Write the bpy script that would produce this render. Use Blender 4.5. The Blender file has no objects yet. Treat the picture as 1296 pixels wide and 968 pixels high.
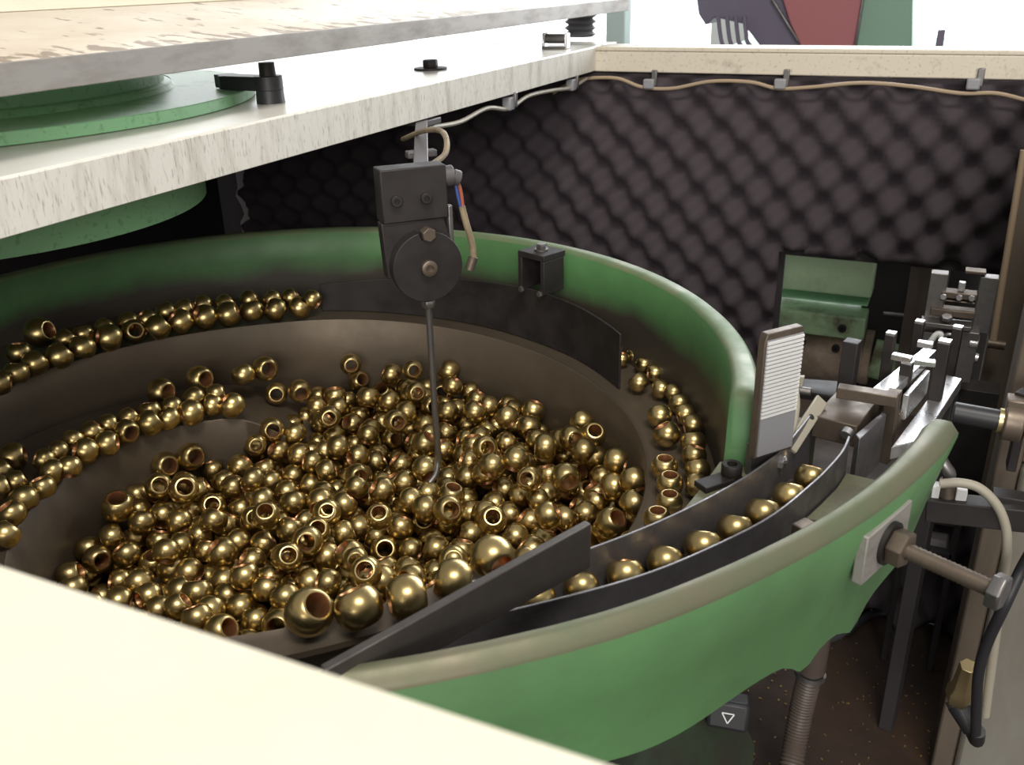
import bpy, bmesh, math, random
from math import sin, cos, pi, radians, degrees, atan2, hypot
from mathutils import Vector as V, Matrix
random.seed(5)
S = bpy.context.scene
COL = S.collection
H = 1.25                      # the lens is 1.25 m above the workshop floor; all points below are metres from the lens

# ---------------------------------------------------------------- camera
FPX, PITCH, ROLL, YAW = 1172.19, 0.41544, -0.02430, 0.43986
fw = V((-sin(YAW)*cos(PITCH), cos(YAW)*cos(PITCH), -sin(PITCH)))
rt0 = V((cos(YAW), sin(YAW), 0)); up0 = rt0.cross(fw)
rt = cos(ROLL)*rt0 + sin(ROLL)*up0; up = -sin(ROLL)*rt0 + cos(ROLL)*up0
cam = bpy.data.cameras.new('camera'); cam.sensor_width = 36; cam.lens = 36*FPX/1296
cam.clip_start = 0.01; cam.dof.use_dof = True; cam.dof.focus_distance = 0.72; cam.dof.aperture_fstop = 20
co = bpy.data.objects.new('camera', cam); COL.objects.link(co)
m = Matrix((rt, up, -fw)).transposed().to_4x4(); m.translation = (0, 0, H); co.matrix_world = m
S.camera = co

# ---------------------------------------------------------------- sky, lamps, exposure
S.view_settings.view_transform = 'Standard'; S.view_settings.look = 'None'
S.view_settings.gamma = 1; S.view_settings.use_curve_mapping = False
S.view_settings.exposure = 0.28
w = bpy.data.worlds.new('workshop_air'); S.world = w; w.use_nodes = True
w.node_tree.nodes['Background'].inputs[0].default_value = (1.0, 0.97, 0.95, 1)
w.node_tree.nodes['Background'].inputs[1].default_value = 0.32
def area(name, loc, target, sx, sy, power, col):
    l = bpy.data.lights.new(name, 'AREA'); l.shape = 'RECTANGLE'; l.size = sx; l.size_y = sy; l.energy = power; l.color = col
    o = bpy.data.objects.new(name, l); COL.objects.link(o); o.location = V(loc)+V((0, 0, H))
    o.rotation_euler = (V(target)-V(loc)).to_track_quat('-Z', 'Y').to_euler(); o['kind'] = 'helper'
    return o
area('ceiling_lamp', (0.45, -0.35, 1.8), (-0.3, 0.6, -0.3), 0.9, 0.5, 30, (1, 0.95, 0.86))
area('rear_window_light', (0.9, -2.3, 0.75), (-0.4, 0.7, -0.3), 1.8, 1.0, 62, (1, 0.96, 0.9))
area('window_daylight', (0.2, 3.9, 0.9), (-0.3, 0.6, -0.2), 3.0, 1.4, 75, (0.92, 0.96, 1))

# pixel of the 1296x968 photograph -> point of the place, on a plane of known height / depth
def ray(px, py): return fw + rt*((px-648)/FPX) - up*((py-484)/FPX)
def az(px, py, z): d = ray(px, py); return d*(z/d.z)
def ay(px, py, y): d = ray(px, py); return d*(y/d.y)
def up_to(p, py):             # height at which the vertical through p meets image row py
    lo, hi = -1.5, 0.3
    for _ in range(40):
        mid = (lo+hi)/2; q = V((p[0], p[1], mid))
        y = 484-FPX*q.dot(up)/q.dot(fw)
        if y > py: lo = mid
        else: hi = mid
    return lo

# ---------------------------------------------------------------- materials
def mat(name, col, rough=0.5, metal=0.0, dirt=None, amt=0.5, scale=30, stretch=(1, 1, 1), grain=0.0, bump=0.0, bscale=200, spec=0.5, thr=0.5, soft=0.12):
    m = bpy.data.materials.new(name); m.use_nodes = True; nt = m.node_tree; N = nt.nodes; L = nt.links
    b = N['Principled BSDF']; b.inputs['Roughness'].default_value = rough; b.inputs['Metallic'].default_value = metal
    b.inputs['Specular IOR Level'].default_value = spec
    b.inputs['Base Color'].default_value = (*col, 1)
    tc = N.new('ShaderNodeTexCoord'); mp = N.new('ShaderNodeMapping'); mp.inputs['Scale'].default_value = stretch
    L.new(tc.outputs['Object'], mp.inputs['Vector'])
    if dirt:
        n = N.new('ShaderNodeTexNoise'); n.inputs['Scale'].default_value = scale; n.inputs['Detail'].default_value = 6; n.inputs['Roughness'].default_value = 0.65
        L.new(mp.outputs[0], n.inputs['Vector'])
        r = N.new('ShaderNodeMapRange'); r.inputs[1].default_value = thr-soft; r.inputs[2].default_value = thr+soft; r.inputs[3].default_value = 0; r.inputs[4].default_value = amt
        L.new(n.outputs['Fac'], r.inputs[0])
        mx = N.new('ShaderNodeMix'); mx.data_type = 'RGBA'; mx.inputs[6].default_value = (*col, 1); mx.inputs[7].default_value = (*dirt, 1)
        L.new(r.outputs[0], mx.inputs[0]); last = mx.outputs[2]
        if grain:
            n2 = N.new('ShaderNodeTexNoise'); n2.inputs['Scale'].default_value = scale*9; n2.inputs['Detail'].default_value = 3
            L.new(mp.outputs[0], n2.inputs['Vector'])
            r2 = N.new('ShaderNodeMapRange'); r2.inputs[1].default_value = 0.58; r2.inputs[2].default_value = 0.68; r2.inputs[4].default_value = grain
            L.new(n2.outputs['Fac'], r2.inputs[0])
            m2 = N.new('ShaderNodeMix'); m2.data_type = 'RGBA'; m2.inputs[7].default_value = (*[c*0.35 for c in dirt], 1)
            L.new(r2.outputs[0], m2.inputs[0]); L.new(last, m2.inputs[6]); last = m2.outputs[2]
        L.new(last, b.inputs['Base Color'])
        rr = N.new('ShaderNodeMapRange'); rr.inputs[3].default_value = rough; rr.inputs[4].default_value = min(1, rough+0.25)
        L.new(r.outputs[0], rr.inputs[0]); L.new(rr.outputs[0], b.inputs['Roughness'])
    if bump:
        n3 = N.new('ShaderNodeTexNoise'); n3.inputs['Scale'].default_value = bscale; n3.inputs['Detail'].default_value = 3
        L.new(mp.outputs[0], n3.inputs['Vector'])
        bp = N.new('ShaderNodeBump'); bp.inputs['Strength'].default_value = bump; bp.inputs['Distance'].default_value = 0.001
        L.new(n3.outputs['Fac'], bp.inputs['Height']); L.new(bp.outputs[0], b.inputs['Normal'])
    return m
def emit(name, col, s):
    m = bpy.data.materials.new(name); m.use_nodes = True; b = m.node_tree.nodes['Principled BSDF']
    b.inputs['Base Color'].default_value = (0, 0, 0, 1); b.inputs['Emission Color'].default_value = (*col, 1); b.inputs['Emission Strength'].default_value = s
    return m
M = {}
M['cream'] = mat('cream_paint', (0.74, 0.68, 0.54), 0.45, dirt=(0.42, 0.36, 0.26), amt=0.5, scale=9, thr=0.6, grain=0.0)
M['cream_front'] = mat('cream_paint_clean', (0.75, 0.69, 0.54), 0.5, dirt=(0.62, 0.55, 0.40), amt=0.35, scale=14, thr=0.55)
M['cream_drip'] = mat('cream_paint_with_drips', (0.70, 0.68, 0.62), 0.5, dirt=(0.30, 0.25, 0.18), amt=0.65, scale=40, stretch=(1, 1.6, 0.3), thr=0.61, soft=0.14, grain=0.4)
M['cream_speck'] = mat('cream_paint_with_specks', (0.62, 0.56, 0.46), 0.5, dirt=(0.25, 0.2, 0.16), amt=0.6, scale=26, thr=0.66, soft=0.07, grain=0.3)
M['white_top'] = mat('worn_white_gloss_paint', (0.70, 0.68, 0.62), 0.28, dirt=(0.5, 0.46, 0.38), amt=0.4, scale=7, thr=0.6)
def smudged():
    m = mat('cream_paint_smudged', (0.72, 0.63, 0.50), 0.4, dirt=(0.50, 0.38, 0.26), amt=0.5, scale=8, stretch=(1, 0.6, 1), thr=0.58, soft=0.12)
    nt = m.node_tree; N = nt.nodes; L = nt.links; b = N['Principled BSDF']; src = b.inputs['Base Color'].links[0].from_socket
    tc = N.new('ShaderNodeTexCoord'); sp = N.new('ShaderNodeSeparateXYZ'); L.new(tc.outputs['Object'], sp.inputs[0])
    mp = N.new('ShaderNodeMapping'); mp.inputs['Scale'].default_value = (0.6, 1, 0.6); L.new(tc.outputs['Object'], mp.inputs[0])
    n = N.new('ShaderNodeTexNoise'); n.inputs['Scale'].default_value = 70; n.inputs['Detail'].default_value = 3; L.new(mp.outputs[0], n.inputs['Vector'])
    e = N.new('ShaderNodeMapRange'); e.inputs[1].default_value = 0.335; e.inputs[2].default_value = 0.372; e.inputs[3].default_value = 0; e.inputs[4].default_value = 0.16; L.new(sp.outputs['X'], e.inputs[0])
    a = N.new('ShaderNodeMath'); a.operation = 'ADD'; L.new(n.outputs['Fac'], a.inputs[0]); L.new(e.outputs[0], a.inputs[1])
    r = N.new('ShaderNodeMapRange'); r.inputs[1].default_value = 0.63; r.inputs[2].default_value = 0.70; r.inputs[4].default_value = 0.85; L.new(a.outputs[0], r.inputs[0])
    mx = N.new('ShaderNodeMix'); mx.data_type = 'RGBA'; mx.inputs[7].default_value = (0.22, 0.15, 0.09, 1)
    L.new(r.outputs[0], mx.inputs[0]); L.new(src, mx.inputs[6]); L.new(mx.outputs[2], b.inputs['Base Color'])
    return m
M['cream_smudge'] = smudged()
M['grey_edge'] = mat('brushed_grey_edge', (0.36, 0.34, 0.32), 0.45, 0.3, dirt=(0.2, 0.18, 0.16), amt=0.6, scale=60, stretch=(1, 0.3, 1), thr=0.55)
M['green'] = mat('green_enamel', (0.105, 0.235, 0.095), 0.42, dirt=(0.065, 0.12, 0.055), amt=0.55, scale=12, thr=0.58, soft=0.18, bump=0.15, bscale=60)
M['green_light'] = mat('light_green_paint', (0.50, 0.68, 0.42), 0.45, dirt=(0.16, 0.24, 0.12), amt=0.5, scale=12, thr=0.62)
M['green_pale'] = mat('pale_green_enamel', (0.26, 0.52, 0.28), 0.4, dirt=(0.12, 0.20, 0.09), amt=0.6, scale=20, thr=0.64, soft=0.08, grain=0.3)
M['green_machine'] = mat('machine_green_paint', (0.38, 0.56, 0.32), 0.45, dirt=(0.11, 0.08, 0.05), amt=0.9, scale=13, thr=0.58, soft=0.1)
M['machine_brown'] = mat('oily_brown_casting', (0.34, 0.26, 0.19), 0.5, 0.2, dirt=(0.08, 0.06, 0.04), amt=0.6, scale=25)
M['rim'] = mat('worn_rim_edge', (0.17, 0.20, 0.11), 0.42, 0.1, dirt=(0.09, 0.17, 0.075), amt=0.8, scale=22, thr=0.52, soft=0.15)
M['rim_front'] = mat('rubbed_bare_rim', (0.185, 0.16, 0.11), 0.42, 0.3, dirt=(0.12, 0.155, 0.085), amt=0.85, scale=16, thr=0.48, soft=0.15)
M['dark_inside'] = mat('near_black_inside', (0.012, 0.012, 0.012), 0.5, dirt=(0.03, 0.026, 0.02), amt=0.6, scale=30)  # near-black tone for the inner side of the front wall
M['track'] = mat('oily_track_steel', (0.135, 0.105, 0.075), 0.42, 0.45, dirt=(0.07, 0.055, 0.04), amt=0.7, scale=14, thr=0.5, soft=0.25, bump=0.08)
M['plate_green'] = mat('oiled_green_plate', (0.16, 0.17, 0.10), 0.45, dirt=(0.09, 0.075, 0.05), amt=0.7, scale=30)
M['black_steel'] = mat('blackened_steel', (0.019, 0.016, 0.016), 0.5, 0.3, dirt=(0.04, 0.033, 0.03), amt=0.5, scale=40)
M['block'] = mat('dark_anodised_block', (0.022, 0.018, 0.018), 0.5, 0.25, dirt=(0.034, 0.029, 0.029), amt=0.6, scale=35)
M['steel'] = mat('rubbed_steel', (0.26, 0.25, 0.25), 0.33, 0.85, dirt=(0.15, 0.13, 0.12), amt=0.6, scale=45)
M['strip'] = mat('spring_steel_strip', (0.33, 0.32, 0.34), 0.36, 0.8, dirt=(0.12, 0.11, 0.11), amt=0.6, scale=35)
M['blade'] = mat('shaded_blade_steel', (0.095, 0.083, 0.076), 0.42, 0.55, dirt=(0.05, 0.043, 0.04), amt=0.6, scale=40)  # steel colour darkened to carry the shadow on the blade's face
M['bright'] = mat('bright_ground_steel', (0.80, 0.80, 0.82), 0.24, 0.9, dirt=(0.5, 0.49, 0.48), amt=0.5, scale=60)
M['brownsteel'] = mat('browned_steel', (0.17, 0.135, 0.105), 0.42, 0.6, dirt=(0.09, 0.07, 0.055), amt=0.6, scale=40)
M['post'] = mat('dirty_brown_post', (0.14, 0.11, 0.085), 0.55, 0.1, dirt=(0.07, 0.055, 0.04), amt=0.7, scale=18, stretch=(1, 1, 0.25))
M['sheet'] = mat('grubby_grey_sheet', (0.33, 0.32, 0.29), 0.32, 0.45, dirt=(0.16, 0.13, 0.09), amt=0.6, scale=9, stretch=(1, 1, 0.3))
M['foam'] = mat('charcoal_acoustic_foam', (0.066, 0.054, 0.061), 0.95, bump=0.3, bscale=500, spec=0.1)
M['backing'] = mat('dark_backing_sheet', (0.022, 0.019, 0.02), 0.7)
M['greystrip'] = mat('grey_torn_backing', (0.30, 0.28, 0.29), 0.6)
M['tray'] = mat('oily_brown_tray', (0.046, 0.025, 0.014), 0.55, dirt=(0.018, 0.010, 0.007), amt=0.9, scale=8, bump=0.3, bscale=90)
M['cable_tan'] = mat('tan_cable_sheath', (0.36, 0.27, 0.18), 0.55)
M['cable_grey'] = mat('grey_cable_sheath', (0.34, 0.31, 0.25), 0.5)
M['black_rubber'] = mat('black_rubber', (0.022, 0.022, 0.025), 0.45)
M['red'] = mat('red_insulation', (0.32, 0.08, 0.04), 0.5); M['blue'] = mat('blue_insulation', (0.03, 0.06, 0.22), 0.5)
M['brass'] = mat('brass_fitting', (0.56, 0.46, 0.26), 0.35, 0.9)
M['white'] = mat('white_plastic', (0.72, 0.72, 0.72), 0.5)
M['grey'] = mat('grey_plastic', (0.26, 0.26, 0.28), 0.45)
M['dull'] = mat('dull_grey_metal', (0.11, 0.10, 0.105), 0.5, 0.3)
M['lead'] = mat('soiled_tan_sheath', (0.27, 0.21, 0.13), 0.6, dirt=(0.12, 0.09, 0.06), amt=0.6, scale=60)
M['chip'] = mat('brass_chips', (0.34, 0.22, 0.09), 0.4, 0.7)
M['hosebrown'] = mat('brown_grey_conduit', (0.085, 0.066, 0.055), 0.45)
M['backred'] = mat('dull_red_paint', (0.36, 0.12, 0.13), 0.5); M['backgreen'] = mat('grey_green_paint', (0.20, 0.33, 0.25), 0.5)
M['backdark'] = mat('violet_grey_paint', (0.13, 0.11, 0.16), 0.55)
M['pillar'] = mat('pale_blue_green_paint', (0.42, 0.52, 0.50), 0.5)
M['concrete'] = mat('workshop_concrete', (0.22, 0.21, 0.2), 0.8, dirt=(0.14, 0.13, 0.12), amt=0.6, scale=3)
M['wall'] = mat('white_workshop_wall', (0.75, 0.75, 0.74), 0.7)
M['day'] = emit('bright_window_daylight', (0.95, 0.98, 1.0), 3.0)
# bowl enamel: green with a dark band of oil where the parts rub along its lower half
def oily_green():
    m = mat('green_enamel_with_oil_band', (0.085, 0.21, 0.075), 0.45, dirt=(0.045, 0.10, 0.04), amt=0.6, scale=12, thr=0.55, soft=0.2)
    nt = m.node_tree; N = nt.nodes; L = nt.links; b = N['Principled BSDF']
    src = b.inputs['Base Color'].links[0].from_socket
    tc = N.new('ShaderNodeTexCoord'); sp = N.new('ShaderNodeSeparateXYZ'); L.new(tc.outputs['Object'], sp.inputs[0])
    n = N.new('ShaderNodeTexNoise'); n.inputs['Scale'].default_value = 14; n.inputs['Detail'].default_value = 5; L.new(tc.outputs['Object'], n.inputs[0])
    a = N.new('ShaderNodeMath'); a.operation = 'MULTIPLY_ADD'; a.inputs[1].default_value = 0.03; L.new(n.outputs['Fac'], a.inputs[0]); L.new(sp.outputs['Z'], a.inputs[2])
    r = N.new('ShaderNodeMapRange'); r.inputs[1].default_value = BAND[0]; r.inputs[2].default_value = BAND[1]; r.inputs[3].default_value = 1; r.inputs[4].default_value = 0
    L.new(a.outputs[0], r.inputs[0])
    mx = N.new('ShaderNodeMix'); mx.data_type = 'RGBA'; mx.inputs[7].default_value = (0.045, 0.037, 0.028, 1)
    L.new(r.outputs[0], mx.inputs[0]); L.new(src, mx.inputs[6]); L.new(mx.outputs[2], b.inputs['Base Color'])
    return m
def worn_rim():
    m = M['rim']; nt = m.node_tree; N = nt.nodes; L = nt.links; b = N['Principled BSDF']; src = b.inputs['Base Color'].links[0].from_socket
    tc = N.new('ShaderNodeTexCoord'); sp = N.new('ShaderNodeSeparateXYZ'); L.new(tc.outputs['Object'], sp.inputs[0])
    n = N.new('ShaderNodeTexNoise'); n.inputs['Scale'].default_value = 40; L.new(tc.outputs['Object'], n.inputs[0])
    a = N.new('ShaderNodeMath'); a.operation = 'MULTIPLY_ADD'; a.inputs[1].default_value = 0.014; L.new(n.outputs['Fac'], a.inputs[0]); L.new(sp.outputs['Z'], a.inputs[2])
    r = N.new('ShaderNodeMapRange'); r.inputs[1].default_value = 0.212; r.inputs[2].default_value = 0.226; L.new(a.outputs[0], r.inputs[0])
    mx = N.new('ShaderNodeMix'); mx.data_type = 'RGBA'; mx.inputs[6].default_value = (0.085, 0.20, 0.08, 1)
    L.new(r.outputs[0], mx.inputs[0]); L.new(src, mx.inputs[7]); L.new(mx.outputs[2], b.inputs['Base Color'])
worn_rim()
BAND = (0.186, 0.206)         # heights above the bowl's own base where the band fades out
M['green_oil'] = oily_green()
def brass_ball():
    m = mat('polished_brass', (0.60, 0.41, 0.17), 0.24, 1.0)
    nt = m.node_tree; N = nt.nodes; L = nt.links; b = N['Principled BSDF']
    oi = N.new('ShaderNodeObjectInfo'); tc = N.new('ShaderNodeTexCoord')
    r = N.new('ShaderNodeMapRange'); r.inputs[3].default_value = 0.72; r.inputs[4].default_value = 1.08; L.new(oi.outputs['Random'], r.inputs[0])
    hs = N.new('ShaderNodeHueSaturation'); hs.inputs['Color'].default_value = (0.57, 0.435, 0.195, 1); L.new(r.outputs[0], hs.inputs['Value'])
    L.new(hs.outputs[0], b.inputs['Base Color'])
    wv = N.new('ShaderNodeTexNoise'); mp = N.new('ShaderNodeMapping'); mp.inputs['Scale'].default_value = (0.15, 0.15, 9)
    L.new(tc.outputs['Object'], mp.inputs[0]); L.new(mp.outputs[0], wv.inputs['Vector']); wv.inputs['Scale'].default_value = 3; wv.inputs['Detail'].default_value = 2
    rr = N.new('ShaderNodeMapRange'); rr.inputs[3].default_value = 0.22; rr.inputs[4].default_value = 0.40; L.new(wv.outputs['Fac'], rr.inputs[0]); L.new(rr.outputs[0], b.inputs['Roughness'])
    return m
M['ball'] = brass_ball()
M['bore'] = mat('coppery_bore', (0.46, 0.235, 0.11), 0.38, 0.85)

# ---------------------------------------------------------------- mesh building
class MB:
    def __init__(s): s.v = []; s.f = []; s.mi = []
    def add(s, vs, fs, mi=0):
        o = len(s.v); s.v += [V(v) for v in vs]; s.f += [tuple(i+o for i in f) for f in fs]; s.mi += [mi]*len(fs); return s
    def box(s, c, size, ax=None, mi=0, taper=1.0):
        c = V(c); hx, hy, hz = [d/2 for d in size]
        X, Y, Z = ax if ax else (V((1, 0, 0)), V((0, 1, 0)), V((0, 0, 1)))
        vs = []
        for k in (-1, 1):
            t = taper if k > 0 else 1
            vs += [c+X*i*hx*t+Y*j*hy*t+Z*k*hz for i, j in ((-1, -1), (1, -1), (1, 1), (-1, 1))]
        return s.add(vs, [(3, 2, 1, 0), (4, 5, 6, 7), (0, 1, 5, 4), (1, 2, 6, 5), (2, 3, 7, 6), (3, 0, 4, 7)], mi)
    def bar(s, a, b, w, h, upv=(0, 0, 1), mi=0):       # box from a to b, w across, h along upv
        a, b = V(a), V(b); d = (b-a); Y = d.normalized(); X = Y.cross(V(upv)).normalized(); Z = X.cross(Y)
        return s.box((a+b)/2, (w, d.length, h), (X, Y, Z), mi)
    def ring(s, prof, p0, axis, n=32, mi=0, closed=False, caps=True, phase=0.0):   # lathe: prof = [(radius, along)]
        A = V(axis).normalized(); X = A.orthogonal().normalized(); Y = A.cross(X); p0 = V(p0)
        vs = [p0+A*h+(X*cos(2*pi*i/n+phase)+Y*sin(2*pi*i/n+phase))*r for r, h in prof for i in range(n)]
        fs = []; k = len(prof)
        for j in range(k if closed else k-1):
            j2 = (j+1) % k
            fs += [(j*n+i, j*n+(i+1) % n, j2*n+(i+1) % n, j2*n+i) for i in range(n)]
        if caps and not closed:
            fs.append(tuple(range(n-1, -1, -1))); fs.append(tuple((k-1)*n+i for i in range(n)))
        return s.add(vs, fs, mi)
    def cyl(s, a, b, r, r2=None, n=24, mi=0, phase=0.0):
        a, b = V(a), V(b); L = (b-a).length
        return s.ring([(r, 0), (r if r2 is None else r2, L)], a, b-a, n, mi, phase=phase)
    def tube(s, pts, r, n=10, mi=0, sub=8, rib=0.0):
        P = smooth(pts, sub); vs = []; fs = []; prev = None
        for i, p in enumerate(P):
            t = (P[min(i+1, len(P)-1)]-P[max(i-1, 0)]).normalized()
            X = (prev-t*prev.dot(t)).normalized() if prev else t.orthogonal().normalized(); prev = X; Y = t.cross(X)
            q = r*(1+rib*(1 if i % 2 else -1))
            vs += [p+(X*cos(2*pi*k/n)+Y*sin(2*pi*k/n))*q for k in range(n)]
        for i in range(len(P)-1): fs += [(i*n+k, i*n+(k+1) % n, (i+1)*n+(k+1) % n, (i+1)*n+k) for k in range(n)]
        fs.append(tuple(range(n-1, -1, -1))); fs.append(tuple((len(P)-1)*n+k for k in range(n)))
        return s.add(vs, fs, mi)
    def sweep(s, secs, mis=None, closed=True, caps=True):    # secs: list of cross-sections of equal point count
        k = len(secs[0]); vs = [p for c in secs for p in c]; o = len(s.v); s.v += [V(p) for p in vs]
        for i in range(len(secs)-1):
            for j in range(k if closed else k-1):
                j2 = (j+1) % k
                s.f.append((o+i*k+j, o+i*k+j2, o+(i+1)*k+j2, o+(i+1)*k+j)); s.mi.append(mis[j] if mis else 0)
        if caps and closed:
            s.f.append(tuple(o+j for j in range(k-1, -1, -1))); s.mi.append(mis[0] if mis else 0)
            s.f.append(tuple(o+(len(secs)-1)*k+j for j in range(k))); s.mi.append(mis[0] if mis else 0)
        return s
    def prism(s, poly, d, mi=0):                       # polygon (points) pushed along d
        n = len(poly); d = V(d); P = [V(p) for p in poly]
        return s.add(P+[p+d for p in P], [tuple(range(n-1, -1, -1)), tuple(range(n, 2*n))]+[(i, (i+1) % n, n+(i+1) % n, n+i) for i in range(n)], mi)
def smooth(pts, sub):
    P = [V(p) for p in pts]
    if sub <= 1 or len(P) < 3:
        if len(P) == 2 and sub > 1: return [P[0].lerp(P[1], i/sub) for i in range(sub+1)]
        return P
    Q = [2*P[0]-P[1]]+P+[2*P[-1]-P[-2]]; out = []
    for i in range(1, len(Q)-2):
        a, b, c, d = Q[i-1:i+3]
        for k in range(sub):
            t = k/sub
            out.append(0.5*((2*b)+(c-a)*t+(2*a-5*b+4*c-d)*t*t+(3*b-a-3*c+d)*t**3))
    out.append(P[-1]); return out
def build(name, mb, mats, origin=(0, 0, 0), parent=None, bevel=0.0, sharp=40, flip=True):
    o0 = V(origin); me = bpy.data.meshes.new(name)
    me.from_pydata([tuple(v-o0) for v in mb.v], [], mb.f)
    for mm in (mats if isinstance(mats, (list, tuple)) else [mats]): me.materials.append(mm if not isinstance(mm, str) else M[mm])
    for p, i in zip(me.polygons, mb.mi): p.material_index = i
    if flip:
        b = bmesh.new(); b.from_mesh(me); bmesh.ops.recalc_face_normals(b, faces=b.faces); b.to_mesh(me); b.free()
    me.polygons.foreach_set('use_smooth', [True]*len(me.polygons)); me.set_sharp_from_angle(angle=radians(sharp))
    ob = bpy.data.objects.new(name, me); COL.objects.link(ob)
    if parent is not None: ob.parent = parent
    else: ob.location = o0+V((0, 0, H))
    if bevel:
        bv = ob.modifiers.new('edge', 'BEVEL'); bv.width = bevel; bv.segments = 2; bv.limit_method = 'ANGLE'; bv.angle_limit = radians(45)
    return ob
def tag(o, label, cat, group=None):
    o['label'] = label; o['category'] = cat
    if group: o['group'] = group
    return o
class Thing:                                           # an Empty at the thing's base that parents its parts
    def __init__(s, name, label, cat, origin, group=None):
        s.o0 = V(origin); s.e = bpy.data.objects.new(name, None); COL.objects.link(s.e); s.e.empty_display_size = 0.02
        s.e.location = s.o0+V((0, 0, H)); tag(s.e, label, cat, group)
    def part(s, name, mb, mats, parent=None, bevel=0.0, sharp=40, label=None):
        o = build(name, mb, mats, s.o0, parent or s.e, bevel, sharp)
        if label: o['label'] = label
        return o
def struct(name, mb, mats, bevel=0.0):
    o = build(name, mb, mats, (0, 0, 0), None, bevel); o['kind'] = 'structure'; return o
def interp(x, xs, ys):
    if x <= xs[0]: return ys[0]
    for i in range(1, len(xs)):
        if x <= xs[i]:
            t = (x-xs[i-1])/(xs[i]-xs[i-1]); return ys[i-1]+(ys[i]-ys[i-1])*t
    return ys[-1]
def sinterp(x, xs, ys, w=6.0): return sum(interp(x+d*w/2, xs, ys) for d in (-2, -1, 0, 1, 2))/5   # rounded corners
def hexbolt(mb, p, axis, rh, hh, rs=0.0, ls=0.0, mi=0):
    A = V(axis).normalized(); p = V(p)
    mb.ring([(rh*0.92, 0), (rh, hh*0.12), (rh, hh*0.88), (rh*0.9, hh)], p, A, 6, mi)
    if ls: mb.cyl(p, p-A*ls, rs, n=14, mi=mi)
    return mb
def socket(mb, p, axis, r, h, mi=0):                   # socket-head screw with its hexagon recess
    mb.ring([(r*0.95, 0), (r, h*0.1), (r, h*0.9), (r*0.9, h), (r*0.5, h), (r*0.5, h*0.45)], p, axis, 18, mi); return mb

# ================================================================ setting: the workshop
ZF = -H
struct('floor', MB().box((0, 1.2, ZF-0.02), (9, 8, 0.04)), 'concrete')
WY = 4.3
mb = MB()                                              # far wall with two tall bright window openings
for x0, x1 in ((-6.0, -5.4), (-1.02, -0.86), (1.6, 3.0)): mb.box(((x0+x1)/2, WY+0.06, 0.55), (x1-x0, 0.12, 3.6))
for x0, x1 in ((-5.4, -1.02), (-0.86, 1.6)):
    mb.box(((x0+x1)/2, WY+0.06, -0.95), (x1-x0, 0.12, 0.6)); mb.box(((x0+x1)/2, WY+0.06, 2.1), (x1-x0, 0.12, 0.5))
struct('wall_back', mb, 'wall')
struct('window_1', MB().box((-3.21, WY+0.05, 0.6), (4.38, 0.02, 2.5)), 'day')
struct('window_2', MB().box((0.37, WY+0.05, 0.6), (2.46, 0.02, 2.5)), 'day')

# ================================================================ the machine enclosure
XL, YB, YF, ZT, BH = -0.4904, 1.3534, 0.0922, -0.100, 0.0345
XR = 0.16                                              # right-hand side, just outside the picture
ZTRAY = -0.65
enc = Thing('machine_enclosure', 'cream machine enclosure with foam-lined back around the green bowl', 'enclosure', (0, 0.7, ZF))
mb = MB().box(((XL+XR)/2, YB+0.03, ZT-0.003), (XR-XL, 0.06, 0.006)).box(((XL+XR)/2, YB+0.0035, ZT-0.0061-(BH-0.006)/2), (XR-XL, 0.006, BH-0.006))
enc.part('back_beam', mb, 'cream_speck', bevel=0.0015, label='speckled cream angle beam along the back')
mb = MB().box((-0.25, 0.0, ZT-0.003), (1.6, 2*YF, 0.006)).box((-0.25, YF-0.004, ZT-0.0265), (1.6, 0.006, 0.04))
enc.part('front_beam', mb, 'cream_front', bevel=0.0015, label='clean cream beam close to the viewer')
mb = MB()
OX0, OX1, OZ0, OZ1 = -0.196, 0.110, -0.75, -0.392      # the opening the track leaves through
mb.box(((-1.35+OX0)/2, YB+0.034, -0.42), (OX0+1.35, 0.006, 0.64)).box(((OX0+XR)/2, YB+0.034, (OZ1-0.134)/2), (XR-OX0, 0.006, -0.134-OZ1))
mb.box(((OX1+XR)/2, YB+0.034, (OZ1-0.62)/2), (XR-OX1, 0.006, 0.62+OZ1))
enc.part('back_panel', mb, 'backing')
enc.part('tray_floor', MB().box((-0.5, 0.7, ZTRAY-0.005), (1.8, 1.5, 0.01)), 'tray', label='brown oily tray under the bowl')
for x in (-1.3, 0.2):
    for y in (0.1, 1.36): enc.part('leg', MB().box((x, y, (ZF+ZTRAY-0.01)/2), (0.06, 0.06, ZTRAY-0.01-ZF)), 'post')
# right-hand post and sheet that stand in front of the track's far end
def vq(px, py, y): return ay(px, py, y)
PY = 0.70
xa = ay(1214, 800, PY).x; xb = ay(1247, 790, PY).x
enc.part('side_post', MB().box(((xa+xb)/2, PY+0.02, (ZTRAY-0.1)/2), (xb-xa, 0.04, -0.1-ZTRAY)), 'post', bevel=0.002, label='brown upright post at the right')
mb = MB().box((xb+0.06, PY+0.004, (ZTRAY-0.34)/2), (0.12, 0.02, -0.34-ZTRAY))
enc.part('side_sheet', mb, 'sheet', bevel=0.004, label='dull grey reflective sheet at lower right')
enc.part('side_channel', MB().box((xb+0.045, PY+0.02, -0.22), (0.09, 0.03, 0.24)).box((xb+0.012, PY-0.002, -0.22), (0.006, 0.016, 0.24)), 'post', bevel=0.001)

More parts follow.
